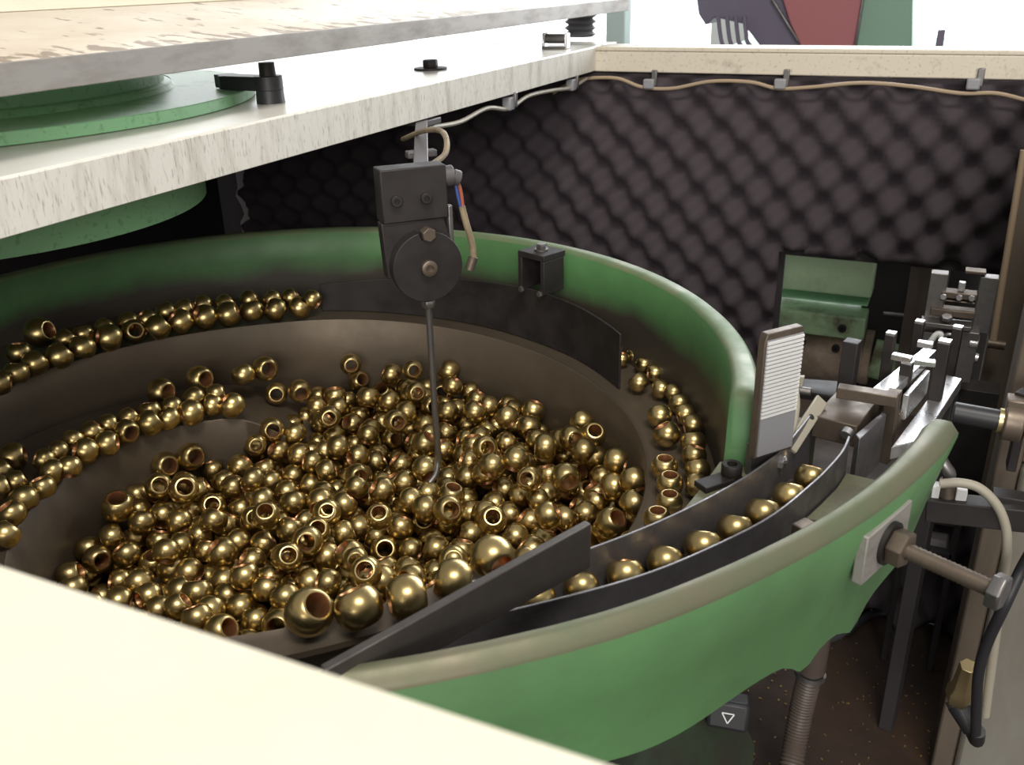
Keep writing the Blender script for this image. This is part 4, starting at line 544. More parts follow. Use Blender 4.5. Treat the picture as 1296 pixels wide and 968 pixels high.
REST = [(-4014,5061,-3843,99,43,321),(-4313,5937,-4049,117,131,278),(-3451,5060,-4309,107,88,225),(-4456,4011,-4286,111,59,275),(-4606,3724,-4244,114,58,69),(-3298,3180,-4394,105,11,256),(-4651,7478,-4094,110,124,356),(-2988,3141,-4145,107,69,38),(-3888,7422,-3874,108,27,51),(-4482,7155,-3806,115,75,20),(-2940,5138,-4254,114,133,332),(-3203,6677,-4206,117,30,78),(-3635,2949,-4276,112,110,6),(-3578,4011,-4369,100,36,143),(-5537,4379,-4468,118,113,270),(-2704,6370,-4197,117,128,345),(-2814,3592,-4344,104,97,237),(-3737,4152,-4372,117,38,78),(-5011,5467,-4382,112,131,322),(-4306,3507,-4438,111,48,217),(-2755,5739,-4233,111,31,123),(-2941,3772,-4343,120,48,70),(-5491,6537,-4048,114,65,210),(-3268,6352,-4090,111,76,31),(-2715,4758,-4216,106,129,280),(-2533,6221,-4195,115,60,38),(-4444,7350,-3917,112,109,269),(-3659,4793,-4169,117,119,282),(-3820,4487,-4360,116,87,225),(-4940,3211,-4491,113,103,337),(-4294,3762,-4344,113,57,234),(-4978,6505,-4268,116,140,291),(-5145,6452,-4136,108,78,220),(-4792,7308,-4118,117,120,17),(-5397,7308,-4118,117,80,3),(-4964,6490,-4033,107,40,191),(-3426,4121,-4003,114,98,302),(-5528,6133,-4187,110,46,212),(-3874,5208,-4327,117,41,300),(-2755,4963,-4198,109,57,188),(-2614,3420,-4044,118,81,10),(-4662,6443,-4245,107,33,184),(-4258,7274,-4141,111,73,25),(-5468,5367,-4415,115,84,28),(-3684,6358,-4252,110,123,6),(-5323,5981,-4229,111,86,30),(-3365,4581,-4328,113,80,350),(-3392,4439,-4054,110,42,71),(-2506,3639,-4065,108,129,316),(-3360,7232,-3974,116,108,0),(-5174,6279,-4315,111,135,314),(-3738,3107,-4140,124,120,1),(-2930,6347,-4212,115,104,234),(-4019,4783,-4357,114,131,278),(-5124,4265,-4449,115,95,242),(-4706,5069,-4384,112,31,155),(-2436,5463,-4228,123,27,325),(-3793,5043,-4190,110,95,295),(-4365,4165,-4409,110,48,65),(-2851,5349,-4259,119,97,221),(-3109,4598,-4312,116,139,300),(-3474,4780,-4324,118,72,27),(-3656,4648,-4342,112,92,311),(-5556,5498,-4252,116,117,252),(-5489,6988,-3934,116,67,15),(-2254,5712,-4205,121,119,228),(-4342,6142,-4308,120,12,110),(-1932,5381,-4202,116,130,313),(-4420,5609,-4340,102,146,293),(-3636,7612,-3976,114,51,191),(-2087,4566,-4252,111,28,22),(-5586,5723,-4399,111,72,35),(-3085,5621,-4259,106,127,350),(-4782,4864,-4399,111,94,232),(-3840,3665,-4402,105,66,223),(-4999,3840,-4391,112,64,239),(-3590,6243,-4090,113,92,16),(-2966,3191,-4373,111,123,284),(-4089,4598,-3996,114,23,102),(-5445,6214,-4003,112,124,244),(-4793,5692,-4358,106,78,216),(-4476,7250,-4141,113,85,21),(-4137,5111,-4348,113,62,218),(-4111,5327,-4335,110,69,37),(-3727,3770,-4269,103,47,207),(-2317,6178,-4167,107,78,27),(-3906,7036,-4189,112,101,228),(-4171,5260,-4139,111,99,20),(-5299,6187,-4163,111,134,260),(-3336,3933,-4358,106,40,179),(-5296,6455,-4286,109,129,304),(-3632,3613,-4392,113,42,194),(-5333,4304,-4460,103,123,273),(-4043,5675,-4060,106,65,256),(-2560,4894,-4264,110,127,272),(-2896,6782,-4003,116,67,191),(-4905,7309,-3914,120,39,281),(-2573,5228,-4019,119,127,322),(-3954,4034,-4391,106,124,310),(-3635,5457,-4103,118,137,298),(-5187,6608,-3987,116,48,46),(-3058,3342,-4098,115,104,19),(-4788,5475,-4369,116,137,326),(-4315,5244,-4352,113,73,228),(-4011,5111,-4162,114,141,276),(-4173,4050,-4403,118,106,259),(-4733,3279,-4471,108,88,37),(-3800,3341,-4235,107,73,226),(-5368,3835,-4335,112,19,256),(-3875,5554,-4134,118,55,212),(-5033,6658,-4129,103,114,1),(-3623,4577,-4148,102,111,14),(-5918,5139,-4155,111,73,283),(-4619,3478,-4327,110,74,243),(-3236,7483,-4144,114,97,293),(-2995,5811,-4244,109,39,50),(-2550,6446,-4056,110,74,269),(-5341,6384,-4088,109,115,5),(-3103,4381,-4322,106,93,233),(-4341,7071,-4174,115,91,300),(-2986,4552,-4131,112,34,137),(-5264,5288,-4406,108,95,244),(-2096,6395,-4160,108,94,215),(-3368,5257,-4294,111,53,203),(-3424,4916,-4145,116,31,147),(-4630,6720,-4226,119,92,293),(-2871,4222,-4316,118,122,319),(-5497,7112,-4163,113,77,231),(-2921,4000,-4330,114,121,341),(-4360,6905,-4027,107,58,49),(-5744,4457,-4404,117,14,133),(-3222,4472,-4175,106,119,354),(-5975,4831,-4472,110,126,316),(-5146,5010,-4413,108,63,227),(-2317,3708,-4154,116,103,247),(-4853,4074,-4442,115,56,56),(-4021,3378,-4226,121,115,0),(-5427,6279,-4323,117,108,248),(-2773,6972,-4050,110,33,221),(-4907,4285,-4435,107,67,57),(-3723,5738,-4291,121,96,238),(-4942,3440,-4480,121,83,30),(-2661,6592,-4183,114,144,295),(-3530,4431,-4333,114,45,271),(-4214,5542,-4331,119,64,22),(-4431,7467,-4108,116,142,320),(-4493,6317,-4295,114,24,161),(-3364,6668,-4050,110,123,338),(-3594,7485,-4144,105,118,4),(-2637,5908,-4166,110,37,192),(-2251,5941,-4193,109,31,154),(-3672,6793,-4214,117,20,111),(-3211,7229,-4163,108,124,237),(-3026,6933,-3917,106,135,323),(-2002,6051,-4025,110,98,221),(-3706,7126,-4179,112,82,28),(-4243,5593,-4068,115,41,178),(-4415,3443,-4260,112,77,46),(-5842,5334,-4311,114,145,294),(-3835,3242,-4423,112,94,240),(-4544,4798,-4388,114,59,209),(-5406,6651,-4252,122,74,350),(-3136,6240,-4230,115,100,218),(-5069,4034,-4457,109,89,35),(-4295,4585,-4383,115,94,38),(-2197,4878,-4018,120,94,15),(-4221,3458,-4178,104,38,84),(-3557,6457,-4111,109,135,340),(-5766,5128,-4308,109,58,227),(-3014,4976,-4096,103,45,53),(-3430,2916,-4412,120,88,246),(-2707,4558,-4290,110,82,345),(-3764,3555,-4221,115,42,100),(-2795,6501,-4034,105,70,198),(-4731,5957,-4341,111,86,9),(-2798,6165,-4214,114,101,215),(-3124,3919,-4347,110,119,271),(-5020,7285,-4117,117,107,6),(-2888,3342,-4239,110,16,276),(-3182,3509,-4160,107,100,23),(-3902,6811,-4216,119,123,290),(-3571,3674,-4160,115,85,36),(-1761,5525,-4184,112,104,220),(-3180,3706,-4360,114,121,288),(-5600,4656,-4458,111,7,157),(-5543,3622,-4507,109,18,141),(-4580,7628,-3952,113,123,289),(-4040,6713,-3954,105,65,205),(-3750,6573,-4237,112,32,173),(-4605,5663,-4266,109,138,287),(-2452,6016,-4201,110,77,323),(-3822,6419,-4095,113,124,236),(-3947,5964,-4063,109,29,187),(-4727,3869,-4445,117,56,75),(-4281,6366,-4279,109,70,217),(-4669,7118,-4155,117,44,184),(-3297,5669,-4269,116,36,73),(-5439,5681,-4245,106,73,232),(-2375,6829,-4153,115,102,214),(-2426,4988,-4118,113,102,239),(-5740,5288,-4093,116,127,266),(-5022,5679,-4372,105,86,220),(-4134,3629,-4400,106,49,50),(-5300,3660,-4449,112,131,329),(-4086,7665,-3926,113,76,26),(-4692,3007,-4456,112,68,52),(-1854,5950,-4169,111,85,15),(-4290,5755,-4268,109,65,333),(-5066,6856,-4200,115,84,244),(-3600,7058,-3998,110,133,239),(-4371,5197,-4109,106,46,197),(-2654,5013,-4008,116,129,305),(-5807,4043,-4501,113,91,50),(-3929,3139,-4259,107,123,280),(-4498,5018,-4374,107,32,196),(-4750,6243,-4316,110,31,88),(-5113,7077,-4157,119,64,222),(-4958,6289,-4310,109,54,204),(-1878,6175,-4158,115,138,265),(-4569,5430,-4358,113,74,226),(-2597,3280,-4226,114,71,205),(-5376,5290,-4229,106,57,20),(-2744,5176,-4159,112,103,225),(-3445,6320,-4242,114,111,236),(-5384,4650,-4446,109,45,72),(-2896,4672,-4295,114,45,277),(-2653,7154,-4149,107,105,230),(-3136,3302,-4300,109,92,233),(-3245,4985,-4300,116,143,311),(-4836,5107,-4201,118,103,18),(-2337,5161,-4237,109,109,280),(-4915,3730,-4225,109,138,311),(-5823,4668,-4471,117,141,332),(-4709,5276,-4374,100,22,177),(-4838,6829,-4204,119,114,244),(-4877,3530,-4285,107,69,51),(-4176,3662,-4190,110,133,282),(-3803,4828,-4342,111,66,201),(-3035,7392,-4147,110,13,88),(-2510,4461,-4283,111,35,83),(-4205,6715,-4069,100,55,212),(-4672,6683,-4004,111,129,353),(-4178,6078,-4156,109,143,275),(-4091,4495,-4376,112,92,236),(-4042,6513,-4060,110,18,100),(-5264,7162,-4011,112,150,330),(-5125,6068,-4273,114,105,235),(-2862,4803,-4055,121,72,34),(-3867,3016,-4436,121,122,330),(-4261,3233,-4208,111,122,13),(-4015,6049,-4293,108,61,211),(-4918,5858,-4357,105,98,234),(-2567,6750,-4071,105,54,341),(-3804,7542,-4134,117,146,298),(-4053,3210,-4438,114,79,42),(-4715,3558,-4151,109,126,357),(-3201,5867,-4253,109,112,290),(-3000,3487,-4361,115,82,33),(-5324,4983,-4289,116,88,268),(-3598,6108,-4264,112,77,209),(-2883,6606,-4194,110,99,214),(-2883,5569,-4248,106,47,227),(-4117,6232,-4286,107,63,38),(-2793,3292,-4054,107,117,252),(-2749,3575,-4114,103,50,199),(-5434,3529,-4239,117,41,195),(-3878,5778,-4136,107,142,288),(-5488,5971,-4034,121,111,250),(-3609,3258,-4250,107,113,5),(-2938,4930,-4285,101,30,177),(-4525,5217,-4324,104,43,27),(-3499,4097,-4205,106,14,219),(-3074,5405,-4269,116,69,33),(-4917,4603,-4420,110,112,265),(-3753,6917,-4049,109,78,218),(-5388,3456,-4505,121,129,273),(-3148,4164,-4336,120,104,263),(-5444,3971,-4483,107,111,22),(-4080,6664,-4235,118,87,24),(-2431,6605,-4169,121,34,340),(-5223,3737,-4186,105,92,240),(-4003,3787,-4406,103,81,41),(-4718,4659,-4338,117,23,221),(-2356,4789,-4184,112,48,340),(-3543,6977,-4193,113,34,181),(-5546,3710,-4309,112,63,64),(-3860,7152,-4015,107,136,348),(-5236,4812,-4429,115,126,321),(-2759,5369,-4052,112,60,186),(-2003,4365,-4257,111,121,271),(-5629,5291,-4284,109,22,218),(-4638,4067,-4390,111,74,54),(-4143,5837,-4140,105,63,221),(-3003,7178,-4161,111,86,208),(-3648,5161,-4316,119,120,355),(-5843,4997,-4456,107,30,198),(-2754,6794,-4176,112,113,357),(-1934,6291,-3970,116,25,352),(-2551,5115,-4252,115,63,47),(-2771,6886,-3850,112,115,224),(-4885,7541,-3964,123,77,17),(-4197,4304,-4392,112,101,270),(-4876,3672,-4464,114,123,0),(-2077,5217,-4219,108,64,216),(-3046,6030,-4236,117,139,259),(-1810,5031,-3980,114,64,200),(-2946,6975,-4173,106,79,215),(-4626,7252,-3983,109,125,238),(-3171,4324,-4023,116,134,330),(-2958,4383,-3994,111,39,97),(-1668,5398,-4024,117,87,293),(-5951,4486,-4488,111,120,269),(-4654,3655,-4451,114,84,235),(-4003,5613,-4315,109,112,5),(-3415,3595,-4380,109,49,62),(-2058,5848,-4186,110,44,163),(-3461,3324,-4396,115,116,8),(-3732,5510,-4303,113,41,49),(-4142,3893,-4230,122,111,328),(-4049,7204,-4165,115,32,50),(-3558,6833,-3965,124,97,12),(-2381,6382,-4178,112,55,199),(-4839,6372,-4155,108,24,274),(-2351,5171,-4019,113,70,276),(-4171,7067,-4039,107,26,185),(-3558,5371,-4300,115,105,246),(-5225,3297,-4444,119,126,301),(-2627,5339,-4246,110,52,197),(-3123,6465,-4216,115,105,7),(-2076,5560,-4200,118,114,358),(-4855,3226,-4253,110,42,189),(-4758,4446,-4416,118,34,121),(-2615,3644,-4285,114,113,254),(-3133,6770,-4011,115,127,0),(-3978,3600,-4255,111,94,255),(-3948,4995,-4342,114,98,31),(-3910,3496,-4061,114,32,52),(-5723,5503,-4421,124,141,308),(-3254,5950,-4065,108,78,215),(-4432,3195,-4347,113,108,26),(-1779,5036,-4210,122,79,15),(-3342,3377,-4215,112,74,36),(-2084,4786,-4225,114,102,220),(-3425,3134,-4237,105,40,110),(-5625,5021,-4441,117,130,336),(-4407,4384,-4400,117,141,325),(-2405,5923,-4010,111,40,62),(-2532,5720,-4221,117,30,270),(-3463,5992,-4032,112,97,224),(-3374,6829,-4202,116,120,234),(-3764,3935,-4384,105,56,67),(-5601,4116,-4485,111,52,228),(-4019,4708,-4161,100,19,113),(-4205,4736,-4247,111,96,359),(-4901,6081,-4267,116,88,228),(-4684,6911,-4043,124,52,206),(-4300,6826,-4213,107,126,254),(-3538,3474,-4251,111,106,256),(-2836,5951,-4227,108,18,87),(-2948,3531,-4071,110,102,5),(-3941,2969,-4140,105,81,39),(-2866,5002,-3954,107,85,26),(-4464,2978,-4424,123,67,68),(-5200,3853,-4474,111,116,275),(-4043,7287,-3953,117,96,213),(-3278,6069,-4247,112,134,306),(-4007,7492,-4045,115,60,205),(-5925,4911,-4278,110,115,31),(-4364,7590,-3934,111,72,291),(-3454,4696,-4115,112,23,112),(-4375,5014,-4205,106,62,257),(-2818,7275,-4148,102,84,241),(-3156,5193,-4285,116,108,279),(-2770,7177,-3963,118,21,118),(-3193,6542,-4021,109,27,67),(-3807,5961,-4285,123,57,292),(-3367,5467,-4284,103,109,240),(-4927,5034,-4399,117,78,234),(-4801,6587,-4154,114,136,311),(-3924,5420,-4319,104,36,204),(-3254,4764,-4280,111,33,128),(-4171,4949,-4200,113,132,317),(-4077,6441,-4262,111,104,222),(-3609,5903,-4175,116,114,359),(-5427,5139,-4424,119,29,254),(-5236,5646,-4331,120,31,227),(-2228,4966,-4240,119,93,0),(-3510,5708,-4217,111,116,246),(-4614,3095,-4268,114,46,79),(-3502,6641,-4222,117,28,112),(-2825,6297,-4029,105,145,274),(-3963,4318,-4323,113,34,89),(-5486,6019,-4365,109,18,152),(-5274,4102,-4466,112,52,77),(-3510,3340,-4075,114,96,19),(-4408,5926,-4323,111,87,28),(-3693,5671,-4078,110,115,322),(-4195,5938,-4310,104,103,241),(-5319,6985,-4181,112,31,56),(-3675,3394,-4406,114,48,179),(-4198,2851,-4464,117,135,332),(-4352,6622,-4243,109,63,27),(-3420,7354,-4156,116,152,296),(-3056,4784,-4183,116,36,109),(-5192,5432,-4257,116,83,336),(-2985,6580,-3984,110,59,209),(-4501,7070,-4012,114,105,229),(-4106,6931,-4201,118,35,178),(-4383,5421,-4239,112,65,217),(-4460,3632,-4368,103,138,333),(-4788,7100,-3968,109,83,215),(-4275,3298,-4447,104,107,27),(-3515,3807,-4376,118,51,52),(-5201,7422,-4086,116,72,34),(-3844,6131,-4143,107,52,207),(-5371,5831,-4383,114,39,210),(-4469,5598,-4088,116,88,318),(-5263,6778,-4119,116,100,327),(-3975,3222,-4065,113,118,283),(-4582,6236,-4109,112,126,1),(-2483,3473,-4223,115,68,201),(-3224,3488,-4374,114,87,345),(-4899,5298,-4297,110,133,335),(-5566,6499,-4291,106,27,109),(-4503,6912,-4195,118,84,214),(-4945,6908,-4015,116,149,296),(-4463,6469,-4137,112,124,350),(-4486,3374,-4455,107,65,60),(-4073,2990,-4333,116,15,277),(-4252,7416,-3984,105,32,66),(-2689,4346,-4299,107,15,233),(-4705,6064,-4156,109,128,270),(-5004,4817,-4414,118,119,275),(-4691,5271,-4171,107,68,274),(-5134,4614,-4432,112,104,246),(-4575,6111,-4324,114,90,225),(-5066,5208,-4399,110,84,33),(-4370,2955,-4213,114,119,22),(-4605,4281,-4417,112,135,356),(-4328,4877,-4371,117,86,234),(-3008,6777,-4190,107,92,19),(-2101,6179,-4172,113,130,257),(-2242,5348,-4207,107,101,223),(-2462,3946,-4305,114,35,135),(-3350,3761,-4229,112,122,302),(-3872,7330,-4129,110,79,219),(-3731,2832,-4437,113,24,272),(-4886,7069,-4159,109,23,95),(-4480,5801,-4166,106,75,218),(-3263,5361,-4132,113,87,280),(-3362,4135,-4350,102,119,259),(-3342,5762,-4079,105,18,86),(-3378,3612,-4075,109,131,325),(-3980,4507,-4190,109,39,57),(-5497,6763,-4069,116,116,20),(-4103,4836,-4029,107,120,261),(-2336,4571,-4208,113,30,163),(-4491,3834,-4401,108,18,105),(-4004,5831,-4304,114,37,48),(-4691,7437,-3876,119,153,321),(-3613,7288,-4060,114,36,68),(-3155,7019,-4112,120,146,316),(-3313,4370,-4335,109,44,192),(-5149,5854,-4371,113,46,72),(-4213,7599,-4110,124,124,252),(-3903,6301,-4268,117,97,234),(-5603,3834,-4500,108,47,281),(-2246,6385,-4008,109,32,181),(-3637,6643,-4053,105,47,18),(-1926,5854,-3966,114,84,14),(-3709,4333,-4235,116,113,263),(-5491,4839,-4371,124,38,185),(-3207,3164,-4161,104,121,281),(-2137,6602,-4152,106,126,333),(-3525,4288,-4124,107,68,219),(-4107,3422,-4430,109,86,31),(-3497,7411,-3919,110,51,195),(-4498,6012,-4145,109,138,354),(-3623,4942,-4325,106,72,274),(-4552,5090,-4113,109,92,25),(-4682,5484,-4175,110,133,307),(-5550,6345,-4144,112,132,267),(-3334,6503,-4224,105,41,356),(-4517,4578,-4397,112,37,2),(-5731,4842,-4352,114,74,231),(-2579,6948,-4158,116,97,206),(-3409,5899,-4260,106,8,156),(-5821,4815,-4119,105,28,213),(-5000,7115,-3970,107,89,22),(-2756,3159,-4362,105,53,74),(-2577,7046,-3951,117,55,200),(-3066,3695,-4162,117,86,303),(-4083,5462,-4159,115,127,279),(-5067,6245,-4120,119,117,4),(-2225,4336,-4272,117,89,219),(-3833,4655,-4221,106,96,21),(-2899,4448,-4307,114,40,64),(-3557,3114,-4413,120,68,233),(-3891,3456,-4416,114,55,62)]

def ball_mesh(name, bore, body):
    me = bpy.data.meshes.new(name); n = 30; h = 0.765; rf = math.sqrt(1-h*h); rb = 0.52
    prof = []
    if body:
        k = 11; a0 = math.asin(h)
        prof = [(rb+0.02, -h), (rf-0.03, -h), (rf+0.005, -h+0.012)]+[(cos(-a0+2*a0*i/k), sin(-a0+2*a0*i/k)) for i in range(1, k)]+[(rf+0.005, h-0.012), (rf-0.03, h), (rb+0.02, h)]
    mb = MB()
    if body: mb.ring(prof, (0, 0, 0), (0, 0, 1), n, 0, caps=False)
    if bore: mb.ring([(rb+0.02, h), (rb, h-0.03), (rb, -h+0.03), (rb+0.02, -h)], (0, 0, 0), (0, 0, 1), n, 1 if body else 0, caps=False)
    me.from_pydata([tuple(v) for v in mb.v], [], mb.f)
    for mm in (('ball', 'bore') if body and bore else ('ball',) if body else ('bore',)): me.materials.append(M[mm])
    for p, i in zip(me.polygons, mb.mi): p.material_index = i
    b = bmesh.new(); b.from_mesh(me)
    for f in b.faces: f.normal_update()
    b.to_mesh(me); b.free()
    me.polygons.foreach_set('use_smooth', [True]*len(me.polygons)); me.set_sharp_from_angle(angle=radians(35))
    return me
me_body, me_bore, me_full = ball_mesh('ball_body', False, True), ball_mesh('ball_bore', True, False), ball_mesh('ball_whole', True, True)
proto_open = bpy.data.objects.new('brass_ball', me_body); proto_bore = bpy.data.objects.new('bore', me_bore); proto_plain = bpy.data.objects.new('brass_ball', me_full)
ORD = ['first', 'second', 'third', 'fourth', 'fifth', 'sixth', 'seventh', 'eighth', 'ninth', 'tenth', 'eleventh', 'twelfth', 'thirteenth', 'fourteenth', 'fifteenth', 'sixteenth']
def put_ball(rec, label, group):
    x, y, z, r, th, ph, bore = rec
    o = (proto_open if bore else proto_plain).copy(); o.name = 'brass_ball'; COL.objects.link(o)
    o.location = (x*1e-4, y*1e-4, z*1e-4+H); o.scale = (r*1e-4,)*3
    o.rotation_euler = (0, radians(th), radians(ph)); tag(o, label, 'ball', group)
    if bore:
        b = proto_bore.copy(); b.name = 'bore'; COL.objects.link(b); b.parent = o
    return o
ROWS = {
    'upper': ('{} ball from the black guide plate in the near row on the upper rear track', True, 'near row on the upper rear track'),
    'upper_back': ('{} ball from the black guide plate in the far row on the upper rear track', True, 'far row on the upper rear track'),
    'loose': ('single brass ball lying loose behind the rows on the upper rear track', False, None),
    'second': ('{} ball from left in the track-edge row on the left track above the heap', False, 'edge row on the left track'),
    'second_back': ('{} ball from left in the wall-side row on the left track above the heap', False, 'wall-side row on the left track'),
    'right': ('{} ball after the black guide plate in the outer row on the right track', False, 'outer row on the right track'),
    'right_inner': ('{} ball after the guide plate in the short inner row on the right track', False, 'inner row on the right track'),
    'upright': ('{} brass ball standing bore up in the row running to the outlet strip', False, 'upright balls before the outlet strip'),
    'big': ('{} of the five large near balls queuing along the deflector blade, from its low end', False, 'five balls along the deflector blade'),
    'channel': ('{} ball in the outlet channel between the strips, counted from the blade', False, 'balls in the outlet channel'),
}
for k, (lab, rev, grp) in ROWS.items():
    rows = BALLS[k][::-1] if rev else BALLS[k]
    if k.startswith('second'): rows = sorted(rows, key=lambda c: V(c[:3]).dot(rt)/V(c[:3]).dot(fw))
    for i, rec in enumerate(rows): put_ball(rec, lab.format(ORD[i]) if grp else lab, grp)
rodx, rody = -0.350, 0.594
def zone(rec):                                         # which landmark of the bowl a ball of the heap lies by
    x, y = rec[0]*1e-4, rec[1]*1e-4; dx, dy = x-C.x, y-C.y; r = hypot(dx, dy); a = degrees(atan2(dy, dx)) % 360
    d = hypot(x-rodx, y-rody)
    if d < 0.034: return 'touching or next to the tip of the hanging rod'
    if d < 0.062: return 'in the ring around the hanging rod tip'
    if r > 0.245 and (a < 25 or a > 330): return 'against the right track edge near the blade'
    if r > 0.245 and a < 60: return 'against the right track edge under the guide plate'
    if r > 0.225 and a < 95: return 'against the rear wall straight behind the rod'
    if 85 <= a < 150 and r > 0.20: return 'piled against the rear wall left of the rod'
    if 85 <= a < 150 and r > 0.12: return 'at the rear where the left track runs in'
    if 150 <= a < 185 and r > 0.09: return 'at the foot of the far left track'
    if 185 <= a < 235 and r > 0.09: return 'at the foot of the near left track'
    if 235 <= a < 275 and r > 0.10: return 'by the cream beam at lower left'
    if 275 <= a < 310 and r > 0.10: return 'just behind the five large near balls'
    if (a >= 310 or a < 10) and r > 0.16: return 'behind the deflector blade'
    if a < 95 and r > 0.15: return 'between the rod and the rear right wall'
    if a < 60 or a > 320: return 'between the rod and the blade'
    if a >= 220: return 'in the open heap in front of the rod'
    return 'in the open heap left of the rod'
cells = {}
for rec in BALLS['pile']: cells.setdefault((zone(rec), rec[6]), []).append(rec)
def imx(rec):
    q = V((rec[0], rec[1], rec[2])); return q.dot(rt)/q.dot(fw)
ORD += ['seventeenth', 'eighteenth', 'nineteenth', 'twentieth']+['twenty-'+o for o in ORD[:9]]+['thirtieth']
for (zn, bore), recs in cells.items():
    recs.sort(key=imx)
    for i, rec in enumerate(recs):
        put_ball(rec, ('open-bored ball ' if bore else 'closed ball ')+zn+', '+ORD[min(i, 29)]+' from left', ('open-bored' if bore else 'closed')+' balls '+zn)
mb = MB(); tv = [tuple(v.co) for v in me_full.vertices]; tf = [tuple(p.vertices) for p in me_full.polygons]; tm = [p.material_index for p in me_full.polygons]
allv, allf, allm = [], [], []
for x, y, z, r, th, ph in REST:
    mx = Matrix.Translation((x*1e-4, y*1e-4, z*1e-4+0.4)) @ Matrix.Rotation(radians(ph), 4, 'Z') @ Matrix.Rotation(radians(th), 4, 'Y') @ Matrix.Scale(r*1e-4, 4)
    o0 = len(allv); allv += [tuple(mx @ V(v)) for v in tv]; allf += [tuple(i+o0 for i in f) for f in tf]; allm += tm
me = bpy.data.meshes.new('ball_heap'); me.from_pydata(allv, [], allf); me.materials.append(M['ball']); me.materials.append(M['bore'])
me.polygons.foreach_set('material_index', allm); me.polygons.foreach_set('use_smooth', [True]*len(me.polygons)); me.set_sharp_from_angle(angle=radians(35))
o = bpy.data.objects.new('ball_heap', me); COL.objects.link(o); o.location = (0, 0, H-0.4); o['kind'] = 'stuff'
tag(o, 'rest of the brass ball heap, deeper and farther balls', 'balls')

# ================================================================ level sensor hanging over the heap
rp = V((rodx, rody, 0)); zd = -0.203
t = Thing('level_sensor', 'black level sensor block with disc and thin rod reaching into the brass heap', 'sensor', (rodx, rody, -0.385))
vd = V((rodx, rody, 0)).normalized(); fx = V((vd.y, -vd.x, 0)); fx = (fx*0.96+vd*0.28).normalized(); fy = V((-fx.y, fx.x, 0))       # fx: to the right along the face, fy: away from the lens
def L(a, b, z): return rp+fx*a+fy*b+V((0, 0, z))
AXS = (fx, fy, V((0, 0, 1)))
t.part('mounting_block', MB().box(L(-0.004, 0.014, -0.149), (0.051, 0.020, 0.040), AXS), 'block', bevel=0.001)
t.part('cover_plate', MB().prism([L(-0.031, 0.006, -0.169), L(0.018, 0.006, -0.169), L(0.0225, 0.006, -0.185), L(0.0225, 0.006, -0.212), L(-0.029, 0.006, -0.212)], fy*0.012), 'block', bevel=0.0008)
for a in (-0.019, 0.004): t.part('screw', socket(MB(), L(a, 0.004, -0.152), -fy, 0.0042, 0.004), 'block')
t.part('stop_pin', hexbolt(MB(), L(0.002, 0.002, -0.178), -fy, 0.0058, 0.010), 'brownsteel', bevel=0.0004)
dz = zd
poly = [L(0.0275*cos(a)*1.0, -0.006, dz+0.0275*sin(a)) for a in [radians(102+336*i/56) for i in range(57)]]+[L(0.0035, -0.006, dz+0.021), L(-0.0035, -0.006, dz+0.021)]
t.part('disc', MB().prism(poly, fy*0.012), 'block', bevel=0.0006)
t.part('centre_bolt', socket(MB(), L(0, -0.006, dz), -fy, 0.0062, 0.005), 'brownsteel')
t.part('nut', hexbolt(MB(), L(0, 0, dz-0.0335), (0, 0, 1), 0.0056, 0.006), 'steel', bevel=0.0004)
t.part('rod', MB().tube([L(0, 0, dz-0.028), L(0, 0, -0.33), L(0.0005, 0, -0.360), L(0, 0, -0.373), L(-0.004, -0.004, -0.383), L(-0.012, -0.008, -0.389)], 0.0027, 12), 'steel', label='thin steel rod with bent tip')
arm0 = L(0.006, 0.020, -0.140); arm1 = V((XL-0.012, 0.862, ZT-BH-0.004))
t.part('arm', MB().bar(arm0, arm1, 0.012, 0.008).box(arm1, (0.03, 0.03, 0.006)), 'dull', bevel=0.0008)
t.part('arm_clamp', MB().box(arm0.lerp(arm1, 0.35), (0.026, 0.010, 0.006), AXS), 'dull', bevel=0.001)
t.part('plug', MB().cyl(L(0.017, 0.012, -0.139), L(0.0285, 0.012, -0.139), 0.0078, n=20).cyl(L(0.0285, 0.012, -0.140), L(0.034, 0.012, -0.142), 0.006, n=16), 'dull', bevel=0.0005)
t.part('side_bar', MB().box(L(0.0245, 0.011, -0.186), (0.004, 0.006, 0.050), AXS), 'steel', bevel=0.001)
t.part('wire', MB().tube([L(0.032, 0.012, -0.142), L(0.0345, 0.011, -0.152), L(0.0355, 0.010, -0.166)], 0.0014, 8), 'red', label='red wire')
t.part('wire', MB().tube([L(0.031, 0.012, -0.145), L(0.032, 0.011, -0.155), L(0.034, 0.010, -0.166)], 0.0014, 8), 'blue', label='blue wire')
t.part('lead', MB().tube([L(0.0345, 0.010, -0.163), L(0.037, 0.009, -0.176), L(0.041, 0.009, -0.192), L(0.042, 0.009, -0.205)], 0.0027, 10), 'lead', label='tan sensor lead')
t.part('lead_end', MB().cyl(L(0.042, 0.009, -0.204), L(0.038, 0.009, -0.214), 0.0038, n=14), 'brownsteel')
cp = [ay(510, 176, 0.80), ay(535, 166, 0.74), ay(556, 165, 0.70), ay(565, 176, 0.665), ay(563, 195, 0.645), L(0.014, 0.018, -0.132), L(0.020, 0.014, -0.134)]
t.part('feed_cable', MB().tube(cp, 0.0024, 8), 'lead')
